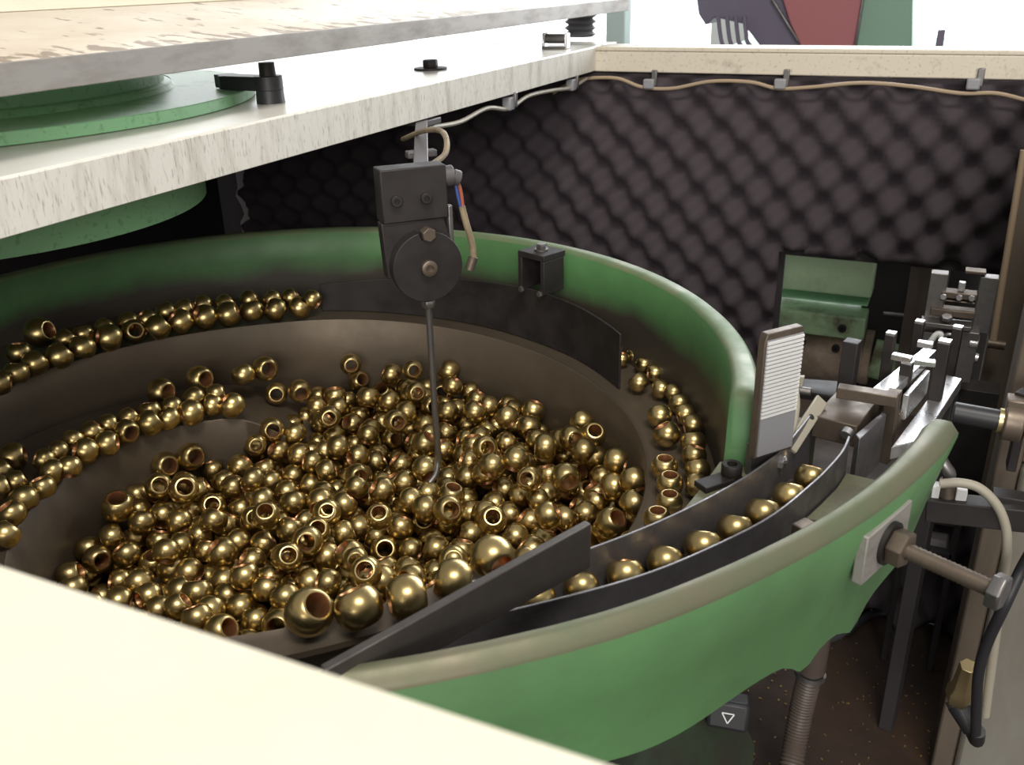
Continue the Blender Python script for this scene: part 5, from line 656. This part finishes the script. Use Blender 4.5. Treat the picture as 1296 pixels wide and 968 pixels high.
# cable running on under the table edge to the corner
pts = [V((XL-0.004, y, ZT-BH-0.004-dz_)) for y, dz_ in ((0.86, 0.006), (0.93, 0.010), (1.0, 0.004), (1.06, 0.012), (1.12, 0.004), (1.2, 0.006), (1.27, 0.010), (1.33, 0.004))]
o = build('table_cable', MB().tube(pts, 0.0026, 8), 'cable_grey', pts[0]); tag(o, 'grey cable tied along the underside of the machine table edge', 'cable')
for y, lab in ((1.06, 'cable clip under the table edge nearer the sensor'), (1.27, 'cable clip under the table edge by the back corner')):
    p = V((XL-0.004, y, ZT-BH-0.010)); t = Thing('cable_clip', lab, 'clip', (p.x, p.y, p.z-0.01), 'clips under the table edge')
    t.part('strap', MB().box(p, (0.012, 0.014, 0.016)), 'grey', bevel=0.002); t.part('tab', MB().box(p+V((0.006, 0.006, 0.004)), (0.005, 0.006, 0.018)), 'steel', bevel=0.001)

# ================================================================ outlet: reflector plate, bracket, linear track, tower
pb = az(954, 587, -0.285); d1 = V((.60, .80, 0)); d2 = V((-.80, .60, 0)); zt_ = up_to(pb, 424)
t = Thing('reflector_plate', 'upright sensor reflector plate with fine ribs beside the bowl outlet', 'reflector', pb)
LP = 0.031
poly = [pb+d1*LP*a+V((0, 0, h)) for a, h in ((0, 0.003), (1, 0.003), (1, zt_-pb.z-0.004), (.96, zt_-pb.z), (.06, zt_-pb.z), (0, zt_-pb.z-0.005))]
t.part('plate', MB().prism(poly, d2*0.006), 'brownsteel', bevel=0.0006)
zm = pb.z+(zt_-pb.z)*0.36
pl = t.part('plain_face', MB().prism([pb+d1*LP*a+V((0, 0, h-pb.z)) for a, h in ((.04, pb.z+.005), (.97, pb.z+.005), (.97, zm), (.04, zm))], d2*-0.0012), 'grey')
nb = 20; mb = MB(); zt2 = zt_-0.004
for i in range(nb):
    z0 = zm+(zt2-zm)*i/nb; z1 = zm+(zt2-zm)*(i+0.62)/nb
    mb.prism([pb+d1*LP*a+V((0, 0, h-pb.z)) for a, h in ((.04, z0), (.97, z0), (.97, z1), (.04, z1))], d2*-0.0016)
mb.prism([pb+d1*LP*a+V((0, 0, h-pb.z)) for a, h in ((.04, zm), (.97, zm), (.97, zt2), (.04, zt2))], d2*-0.0006, 1)
t.part('ribbed_face', mb, ['white', 'grey'], label='white face of fine horizontal ribs')['kind'] = 'stuff'
t.part('bracket', MB().box(pb+d1*0.014+d2*0.0075+V((0, 0, -0.0005)), (0.024, 0.005, 0.022), (d1, d2, V((0, 0, 1)))), 'steel', bevel=0.0008)
p = az(988, 567, -0.2875)
t = Thing('air_fitting', 'small chrome air fitting with white hose beside the reflector plate', 'fitting', p+V((0, 0, -0.0095)))
t.part('body', MB().cyl(p+V((0, 0, -0.0095)), p+V((0, 0, 0.014)), 0.0058, 0.0052, 18), 'bright', bevel=0.001)
t.part('collar', MB().ring([(0.0066, 0), (0.0066, 0.004)], p+V((0, 0, 0.001)), (0, 0, 1), 6), 'steel')
t.part('hose', MB().tube([p+V((0, 0, 0.012)), ay(1001, 545, p.y+0.006), ay(1007, 515, p.y+0.016), ay(1005, 490, p.y+0.026), ay(999, 474, p.y+0.040), ay(990, 476, p.y+0.060)], 0.0028, 10), 'cable_grey')
mb = MB()
for k in range(9):
    q = az(970+random.uniform(0, 18), 586+random.uniform(-6, 6), -0.2965)
    mb.box(q+V((0, 0, 0.003)), (0.008, 0.004, 0.004), tuple(V(c) for c in Matrix.Rotation(random.uniform(0, 3), 3, 'Z') @ Matrix.Rotation(random.uniform(-.6, .6), 3, 'X')))
o = build('foil_scraps', mb, 'bright', az(975, 590, -0.297)); tag(o, 'bright crumpled scraps at the foot of the reflector plate', 'scraps'); o['kind'] = 'stuff'
# pale slotted link standing obliquely behind the reflector
q0 = az(1000, 568, -0.292); q1 = ay(1040, 506, q0.y+0.055)
t = Thing('slotted_link', 'pale flat steel link with a hole slanting behind the reflector plate', 'link', q0)
dd = (q1-q0).normalized(); wv = dd.cross(V((0.25, -0.9, 0.3))).normalized(); nv = dd.cross(wv)
mb = MB().bar(q0, q1, 0.0095, 0.003, upv=nv)
t.part('bar', mb, 'cable_grey', bevel=0.0008); t.part('hole', MB().cyl(q0.lerp(q1, .62)-nv*0.0017, q0.lerp(q1, .62)+nv*0.0017, 0.0022, n=12), 'black_rubber')
q2 = ay(1002, 468, q0.y+0.07); t = Thing('angle_bracket', 'small pale steel bracket with a pin above the slotted link', 'bracket', q2+V((0, 0, -0.03)))
t.part('plate', MB().prism([ay(992, 476, q2.y), ay(1018, 477, q2.y), ay(1012, 500, q2.y), ay(1002, 530, q2.y), ay(994, 530, q2.y)], (0, 0.004, 0)), 'cable_grey', bevel=0.0006)
t.part('pin', MB().cyl(ay(1012, 494, q2.y), ay(1026, 496, q2.y), 0.003, n=12), 'steel')

# linear track: rails, posts and the stop tower at its end
zr = -0.300
TD = V((sin(radians(11.2)), cos(radians(11.2)), 0)); TS = V((TD.y, -TD.x, 0)); TA = (TS, TD, V((0, 0, 1)))
trk0 = az(1150, 552, zr)
t = Thing('linear_track', 'bright linear feed track with dark upright posts leaving the bowl outlet', 'track', trk0+V((0, 0, -0.32)))
pl = [az(x, y, zr) for x, y in ((1128, 566), (1168, 556), (1218, 479), (1197, 474))]
t.part('track_bed', MB().prism(pl, (0, 0, -0.010)), 'bright', bevel=0.0006)
rl = [az(x, y, -0.272) for x, y in ((1104, 491), (1132, 494), (1186, 443), (1168, 440))]
t.part('cover_rail', MB().prism(rl, (0, 0, -0.007)), 'bright', bevel=0.0006, label='bright flat rail on top')
rl = [az(x, y, -0.279) for x, y in ((1143, 499), (1151, 500), (1178, 469), (1171, 467))]
t.part('side_rail', MB().prism(rl, (0, 0, -0.020)), 'bright', bevel=0.0006)
rl = [az(x, y, -0.292) for x, y in ((1120, 520), (1140, 524), (1176, 484), (1165, 480))]
t.part('lower_rail', MB().prism(rl, (0, 0, -0.012)), 'brownsteel', bevel=0.0006)
def post(bx, by, ty, wpx, zb=-0.308):
    p = az(bx, by, zb); top = up_to(p, ty); w = wpx/FPX*p.length*0.8
    o = t.part('post', MB().box(p+V((0, 0, (top-zb)/2)), (w, w, top-zb), TA), 'black_steel', bevel=0.0006)
    t.part('post_end', MB().box((p.x, p.y, top+0.0008), (w*0.9, w*0.9, 0.002), TA), 'bright', parent=o); return p, top, w
A_ = post(1119, 482, 423, 14, -0.285); B_ = post(1158, 446, 408, 13, -0.285); C_ = post(1201, 478, 415, 13); D_ = post(1181, 517, 433, 17); E_ = post(1137, 530, 459, 16)
for a, b in (((1129, 450), (1154, 455)), ((1157, 457), (1184, 460)), ((1161, 434), (1181, 437))):
    pa = az(a[0], a[1], -0.252); pbb = az(b[0], b[1], -0.252)
    t.part('cross_bar', MB().bar(pa, pbb, 0.006, 0.004), 'bright', bevel=0.0005)
t.part('entry_block', MB().box(az(1075, 512, -0.283)+V((0, 0, -0.008)), (0.030, 0.062, 0.016), TA), 'brownsteel', bevel=0.0008, label='flat brown block at the track entry')
t.part('entry_bar', MB().bar(az(1060, 494, -0.272), az(1136, 506, -0.272), 0.010, 0.008), 'brownsteel', bevel=0.0006)
t.part('entry_cheek', MB().prism([az(1083, 549, -0.283), az(1118, 520, -0.283), az(1122, 524, -0.283), az(1088, 556, -0.283)], (0, 0, -0.040)), 'strip', bevel=0.0006)
t.part('screw', MB().cyl(az(1070, 551, -0.290), az(1074, 545, -0.288), 0.0042, n=14), 'bright')
t.part('stub', MB().box(az(1071, 490, -0.285)+V((0, 0.0, 0.012)), (0.011, 0.011, 0.050), TA), 'block', bevel=0.0006)
t.part('hanger', MB().box(az(1128, 520, -0.285)+V((0, 0, -0.012)), (0.009, 0.009, 0.055), TA), 'brownsteel', bevel=0.0006)
pm = (pl[2]+pl[3])/2-TD*0.012
t.part('pedestal', MB().box((pm.x, pm.y, (zr-0.0105+ZTRAY)/2), (0.012, 0.02, zr-0.0105-ZTRAY), TA), 'backing', bevel=0.001)

TY = 0.95
def tq(x, y, d=0): return ay(x, y, TY+d)
t = Thing('stop_tower', 'grey steel stop tower with stacked cross plates at the track end', 'tower', tq(1215, 486)+V((0, 0, -0.02)))
def slab(name, x0, y0, x1, y1, dep, mt, d=0, **k):
    a, b = tq(x0, y0, d), tq(x1, y1, d); c = (a+b)/2
    return t.part(name, MB().box((c.x, c.y, c.z), (abs(b.x-a.x), dep, abs(a.z-b.z))), mt, bevel=0.0006, **k)
slab('upright', 1179, 343, 1188, 420, 0.014, 'steel'); slab('upright', 1242, 348, 1251, 420, 0.014, 'steel')
slab('top_plate', 1222, 340, 1248, 346, 0.014, 'brownsteel')
slab('cross_plate', 1192, 366, 1236, 378, 0.016, 'brownsteel'); slab('cross_plate', 1190, 377, 1234, 383, 0.010, 'brownsteel', -0.004)
slab('cross_plate', 1179, 387, 1233, 401, 0.016, 'brownsteel', -0.006)
slab('flange_plate', 1166, 403, 1229, 416, 0.020, 'steel', -0.014); slab('leg', 1213, 416, 1228, 482, 0.014, 'steel', -0.010); slab('leg', 1164, 416, 1178, 462, 0.014, 'steel', -0.010)
for x, y in ((1194, 375), (1214, 376), (1230, 377)): t.part('screw', hexbolt(MB(), tq(x, y, -0.010), (0, -1, 0), 0.003, 0.003), 'bright')
slab('spindle', 1214, 356, 1221, 367, 0.006, 'bright'); t.part('nut', hexbolt(MB(), tq(1198, 404, -0.02), (0, -0.3, 1), 0.005, 0.004), 'bright')
t.part('air_hose', MB().tube([tq(1178, 432, -0.02), tq(1184, 424, -0.02), tq(1190, 422, -0.02), tq(1192, 432, -0.02)], 0.003, 10), 'white')
t.part('air_hose', MB().tube([tq(1192, 434, -0.02), tq(1198, 424, -0.02), tq(1206, 424, -0.02)], 0.003, 10), 'steel')
t.part('valve', MB().cyl(tq(1226, 432, -0.01), tq(1238, 434, -0.01), 0.008, n=18).cyl(tq(1230, 452, -0.01), tq(1238, 454, -0.01), 0.005, n=14), 'bright', bevel=0.0008)
slab('stand', 1196, 482, 1234, 640, 0.03, 'black_steel', 0.01)

# ================================================================ machine behind the foam opening
GY = 1.58
def gq(x, y, d=0): return ay(x, y, GY+d)
t = Thing('green_machine', 'pale green machine body with brown cylinder behind the foam opening', 'machine', gq(1040, 600)+V((0, 0.05, -0.2)))
def gs(name, x0, y0, x1, y1, dep, mt, d=0, **k):
    a, b = gq(x0, y0, d), gq(x1, y1, d); c = (a+b)/2
    return t.part(name, MB().box((c.x, c.y+dep/2, c.z), (abs(b.x-a.x), dep, abs(a.z-b.z))), mt, bevel=0.003, **k)
gs('housing', 975, 300, 1102, 378, 0.10, 'green_light'); gs('ledge', 975, 373, 1098, 388, 0.11, 'green_pale', -0.008)
gs('lower_housing', 975, 390, 1092, 432, 0.11, 'green_machine', -0.008)
a, b = gq(985, 455, -0.01), gq(1092, 462, -0.01)
t.part('cylinder', MB().cyl(a+V((0, 0.04, 0)), b+V((0, 0.04, 0)), 0.046, n=36), 'machine_brown', bevel=0.003)
t.part('flange', MB().cyl(b+V((-0.004, 0.04, 0)), b+V((0.010, 0.04, 0)), 0.048, n=36), 'machine_brown', bevel=0.002)
t.part('spigot', MB().cyl(b+V((0.010, 0.04, 0.0)), b+V((0.07, 0.04, -0.008)), 0.034, n=32), 'green_machine', bevel=0.002)
for x, y in ((1066, 415), (1015, 432), (1058, 440)): t.part('bolt', socket(MB(), gq(x, y, -0.012), (0, -1, 0), 0.007, 0.006), 'black_steel')
gs('base', 975, 490, 1110, 640, 0.12, 'black_steel', 0.0)
gs('dark_backdrop', 1102, 300, 1310, 640, 0.06, 'backing', 0.05)  # added dark sheet, keeps the gap behind the tower dark
t = Thing('frame_post', 'rusty brown square post beside the stop tower', 'post', gq(1166, 560)+V((0, 0, -0.1)))
a, b = gq(1159, 320, -0.02), gq(1176, 600, -0.02)
t.part('shaft', MB().box((gq(1168, 400, -0.02).x, GY-0.02, (a.z+b.z)/2), (abs(b.x-a.x)*0.75, 0.02, a.z-b.z)), 'post', bevel=0.001)
t.part('stay_rod', MB().cyl(gq(1118, 396, -0.02), gq(1157, 400, -0.02), 0.003, n=12), 'steel')

# ================================================================ right side: holder, hoses, connectors
p0, p1 = ay(1206, 521, 0.645), ay(1310, 540, 0.645)
t = Thing('sensor_holder', 'black round sensor clamped in a steel split collar on the right post', 'sensor holder', ay(1260, 575, 0.645))
dv = (p1-p0).normalized()
t.part('sensor_barrel', MB().cyl(p0, p1, 0.0072, n=24), 'black_rubber', bevel=0.0008)
pc = p0+dv*0.031
t.part('collar', MB().ring([(0.0074, 0), (0.0125, 0), (0.0125, 0.012), (0.0074, 0.012)], pc, dv, 28, closed=True).box(pc+dv*0.006+V((0, 0.004, 0.012)), (0.012, 0.014, 0.010)).box(pc+dv*0.006+V((0.002, 0.012, -0.004)), (0.010, 0.016, 0.022)), 'brownsteel', bevel=0.0012)
t.part('nut', hexbolt(MB(), pc+dv*0.013, dv, 0.0115, 0.004), 'brass', bevel=0.0004)
t.part('ring', MB().cyl(pc-dv*0.003, pc, 0.0085, n=24), 'brass')
t.part('end_ring', MB().cyl(p0+dv*0.0625, p0+dv*0.066, 0.0078, n=24), 'brass')
t.part('mount', MB().bar(pc+dv*0.008+V((0.004, 0.004, 0.016)), V((xb+0.012, PY-0.008, pc.z+0.018)), 0.018, 0.006).bar(pc+dv*0.008+V((0.004, 0.014, 0.012)), pc+dv*0.008+V((0.004, 0.014, -0.04)), 0.014, 0.006, upv=(1, 0, 0)), 'block', bevel=0.0008)
b0, b1 = ay(1172, 640, 0.63), ay(1300, 652, 0.63)
t = Thing('cross_bracket', 'dark flat steel bracket bar reaching across to the right sheet', 'bracket', b0+V((0, 0, -0.01)))
t.part('bar', MB().bar(b0, b1+V((0.01, 0, 0)), 0.016, 0.017), 'block', bevel=0.0008)
t.part('upper_bar', MB().bar(ay(1256, 626, 0.64), ay(1306, 634, 0.64), 0.014, 0.006), 'block', bevel=0.0008)
t.part('white_connector', MB().box(ay(1216, 628, 0.632), (0.007, 0.010, 0.013)), 'white', bevel=0.0008)
t.part('white_connector', MB().box(ay(1184, 622, 0.632), (0.005, 0.010, 0.012)), 'white', bevel=0.0008)
t.part('valve_body', MB().cyl(ay(1199, 632, 0.632), ay(1199, 606, 0.632), 0.006, 0.0045, 18), 'brownsteel')
t.part('elbow', MB().tube([ay(1199, 612, 0.632), ay(1202, 600, 0.632), ay(1196, 590, 0.632), ay(1190, 580, 0.634)], 0.0042, 12), 'steel')
pts = [ay(1190, 612, 0.622), ay(1215, 611, 0.622), ay(1240, 618, 0.622), ay(1262, 640, 0.622), ay(1273, 668, 0.622), ay(1274, 700, 0.622), ay(1268, 740, 0.63), ay(1262, 790, 0.635), ay(1254, 850, 0.64), ay(1247, 905, 0.645)]
o = build('grey_air_hose', MB().tube(pts, 0.0033, 12), 'cable_grey', pts[-1]); tag(o, 'grey braided air hose arching down in front of the right sheet', 'hose')
pts = [ay(1310, 690, 0.60), ay(1292, 722, 0.60), ay(1272, 765, 0.59), ay(1250, 812, 0.595), ay(1239, 850, 0.60), ay(1236, 890, 0.61), ay(1235, 930, 0.62)]
t = Thing('sensor_cable', 'black cable ending in a plug with brass nut at lower right', 'cable', pts[-1]+V((0, 0, -0.01)))
t.part('cable', MB().tube(pts, 0.0038, 12), 'black_rubber')
c0, c1 = ay(1214, 893, 0.645), ay(1236, 937, 0.63)
t.part('plug', MB().cyl(c0, c0.lerp(c1, .75), 0.0088, 0.0062, 20).tube([c0.lerp(c1, .7), c1, pts[-1]+V((0.001, 0, 0.004))], 0.0052, 12), 'black_rubber')
t.part('plug_nut', MB().cyl(c0-(c1-c0)*0.2, c0, 0.0085, n=20), 'steel')
f0, f1 = ay(1213, 885, 0.645), ay(1226, 842, 0.63)
t.part('brass_fitting', MB().ring([(0.009, 0), (0.0105, 0.004), (0.0105, 0.014), (0.008, 0.018), (0.0065, (f1-f0).length)], f0, f1-f0, 6), 'brass', bevel=0.0006)
# corrugated conduit and wires on the tray
pts = [az(1032, 815, -0.50), az(1026, 850, -0.53), az(1014, 900, -0.57), az(1003, 960, -0.605), az(988, 1050, -0.63)]
t = Thing('conduit_hose', 'brown corrugated conduit dropping from the bowl to the tray', 'hose', pts[-1])
t.part('conduit', MB().tube(pts[1:], 0.0095, 16, sub=26, rib=0.06), 'hosebrown'); t.part('sleeve', MB().tube([pts[0]+V((0, 0, 0.05)), pts[0], pts[0].lerp(pts[1], .9)], 0.0112, 16, sub=4), 'hosebrown')
t.part('hose_clamp', MB().ring([(0.0105, 0), (0.0125, 0), (0.0125, 0.004), (0.0105, 0.004)], pts[1], pts[2]-pts[1], 20, closed=True), 'steel')
pts = [az(1032, 815, -0.50), az(1060, 805, -0.50), az(1080, 788, -0.50), az(1083, 770, -0.49)]
o = build('black_wire', MB().tube(pts, 0.003, 8), 'black_rubber', pts[0]); tag(o, 'thin black wire curling up behind the bowl wall from the conduit', 'wire')
pts = [az(1072, 800, -0.643), az(1100, 778, -0.643), az(1130, 776, -0.643), az(1160, 784, -0.643), az(1190, 780, -0.643), az(1205, 766, -0.643)]
o = build('floor_wire', MB().tube(pts, 0.004, 8), 'black_rubber', pts[0]); tag(o, 'dark wire lying across the tray before the foam offcut', 'wire')
# dark control box with a light grey part visible under the bracket bar
a, b = ay(1150, 650, 0.84), ay(1205, 702, 0.84)
t = Thing('pump_unit', 'dark framed unit with pale grey canister under the cross bracket', 'unit', V(((a.x+b.x)/2, 0.84, -0.52)))
mb = MB()
mb.bar((a.x, 0.84, a.z), (b.x, 0.84, a.z), 0.01, 0.006).bar((a.x, 0.84, b.z), (b.x, 0.84, b.z), 0.01, 0.006).bar((b.x, 0.84, a.z), (b.x, 0.84, ZTRAY), 0.006, 0.01, upv=(0, 1, 0)).bar((a.x, 0.84, a.z), (a.x, 0.84, ZTRAY), 0.006, 0.01, upv=(0, 1, 0))
t.part('frame', mb, 'backing', bevel=0.0008); t.part('canister', MB().cyl(ay(1160, 684, 0.855), ay(1200, 690, 0.855), 0.011, n=20), 'dull', bevel=0.002)
# triangle mark on a dark plug at the base
q = az(922, 899, -0.50)
t = Thing('base_plug', 'black plug with a small white triangle mark on the drive base', 'plug', q+V((0, 0, -0.015)))
dq = (-q).normalized(); dq.z = 0.25; dq.normalize()
sx = dq.cross(V((0, 0, 1))).normalized(); sy = sx.cross(dq)
t.part('body', MB().box(q, (0.030, 0.022, 0.022), (sx, dq, sy)), 'black_rubber', bevel=0.003)
tri = [q+dq*0.0112+sx*0.005*cos(a)*1.0+sy*0.005*sin(a) for a in (radians(-90), radians(30), radians(150))]
mb = MB()
for i in range(3): mb.bar(tri[i], tri[(i+1) % 3], 0.0009, 0.0006, upv=dq)
t.part('triangle_mark', mb, 'white')
mb = MB()
for k in range(230):
    u_ = random.random()**0.7; q = V((random.uniform(-0.10, 0.075), random.uniform(0.5, 0.86), ZTRAY+0.0008))
    mb.box(q, (random.uniform(.0008, .003), random.uniform(.0006, .0016), 0.0008), tuple(V(c) for c in Matrix.Rotation(random.uniform(0, 3), 3, 'Z')))
o = build('brass_chips', mb, 'chip', (0, 0.7, ZTRAY)); tag(o, 'scattered fine brass chips on the brown oily tray', 'chips'); o['kind'] = 'stuff'

# ================================================================ far machine seen over the back beam
FY = 2.9
def fq(x, y): return ay(x, y, FY)
t = Thing('far_machine', 'far machine with dull red and grey-green guards over the back beam', 'machine', (fq(1040, 60).x, FY+0.2, ZF))
def fpoly(name, pts, mt, d=0.0, th=0.12, **k): return t.part(name, MB().prism([ay(x, y, FY+d) for x, y in pts], (0, th, 0)), mt, bevel=0.004, **k)
fpoly('grey_guard', [(876, -40), (978, -40), (1017, 60), (1017, 62), (965, 62), (940, 30), (905, 22), (893, 32), (884, 18)], 'backdark', 0.02)
fpoly('red_guard', [(978, -40), (1100, -40), (1090, 10), (1080, 62), (1015, 62), (1000, 30)], 'backred', 0.0)
fpoly('green_guard', [(1100, -40), (1156, -40), (1154, 62), (1080, 62), (1090, 10)], 'backgreen', 0.01)
fpoly('trim_edge', [(1093, -20), (1097, -20), (1084, 62), (1080, 62)], 'steel', -0.012, 0.01)
fpoly('trim_edge', [(974, -2), (978, -4), (1012, 52), (1009, 54)], 'steel', -0.002, 0.012)
mb = MB().box((fq(1050, 60).x, FY+0.35, (ZF-0.22)/2), (0.65, 0.5, -0.22-ZF)); t.part('body', mb, 'backgreen', bevel=0.005)
for k in range(4):
    x = 911+11*k; t.part('hose', MB().tube([fq(x-2, 20), fq(x, 40), fq(x+3, 55), fq(x+8+3*k, 66), fq(x+14+4*k, 80)], 0.006, 10), 'backdark')
t = Thing('far_column', 'pale blue-green column standing behind the table corner', 'column', (ay(782, 30, 2.6).x, 2.6, ZF))
a = ay(768, 30, 2.6).x; b = ay(792, 30, 2.6).x
t.part('shaft', MB().box(((a+b)/2, 2.62, (ZF+0.5)/2), (b-a, 0.06, 0.5-ZF)), 'pillar', bevel=0.004)
t.part('foot', MB().box(((a+b)/2, 2.62, ZF+0.01), (0.2, 0.2, 0.02)), 'pillar', bevel=0.003)
p = ay(1191, 44, 2.7)
t = Thing('far_lamp_post', 'thin dark peg standing out against the bright window', 'peg', (p.x, 2.7, ZF))
t.part('peg', MB().box((p.x, 2.7, (p.z+0.012+ZF)/2), (0.018, 0.018, p.z+0.012-ZF)), 'backdark', bevel=0.002)
t.part('foot', MB().box((p.x, 2.7, ZF+0.01), (0.16, 0.16, 0.02)), 'backdark', bevel=0.002)
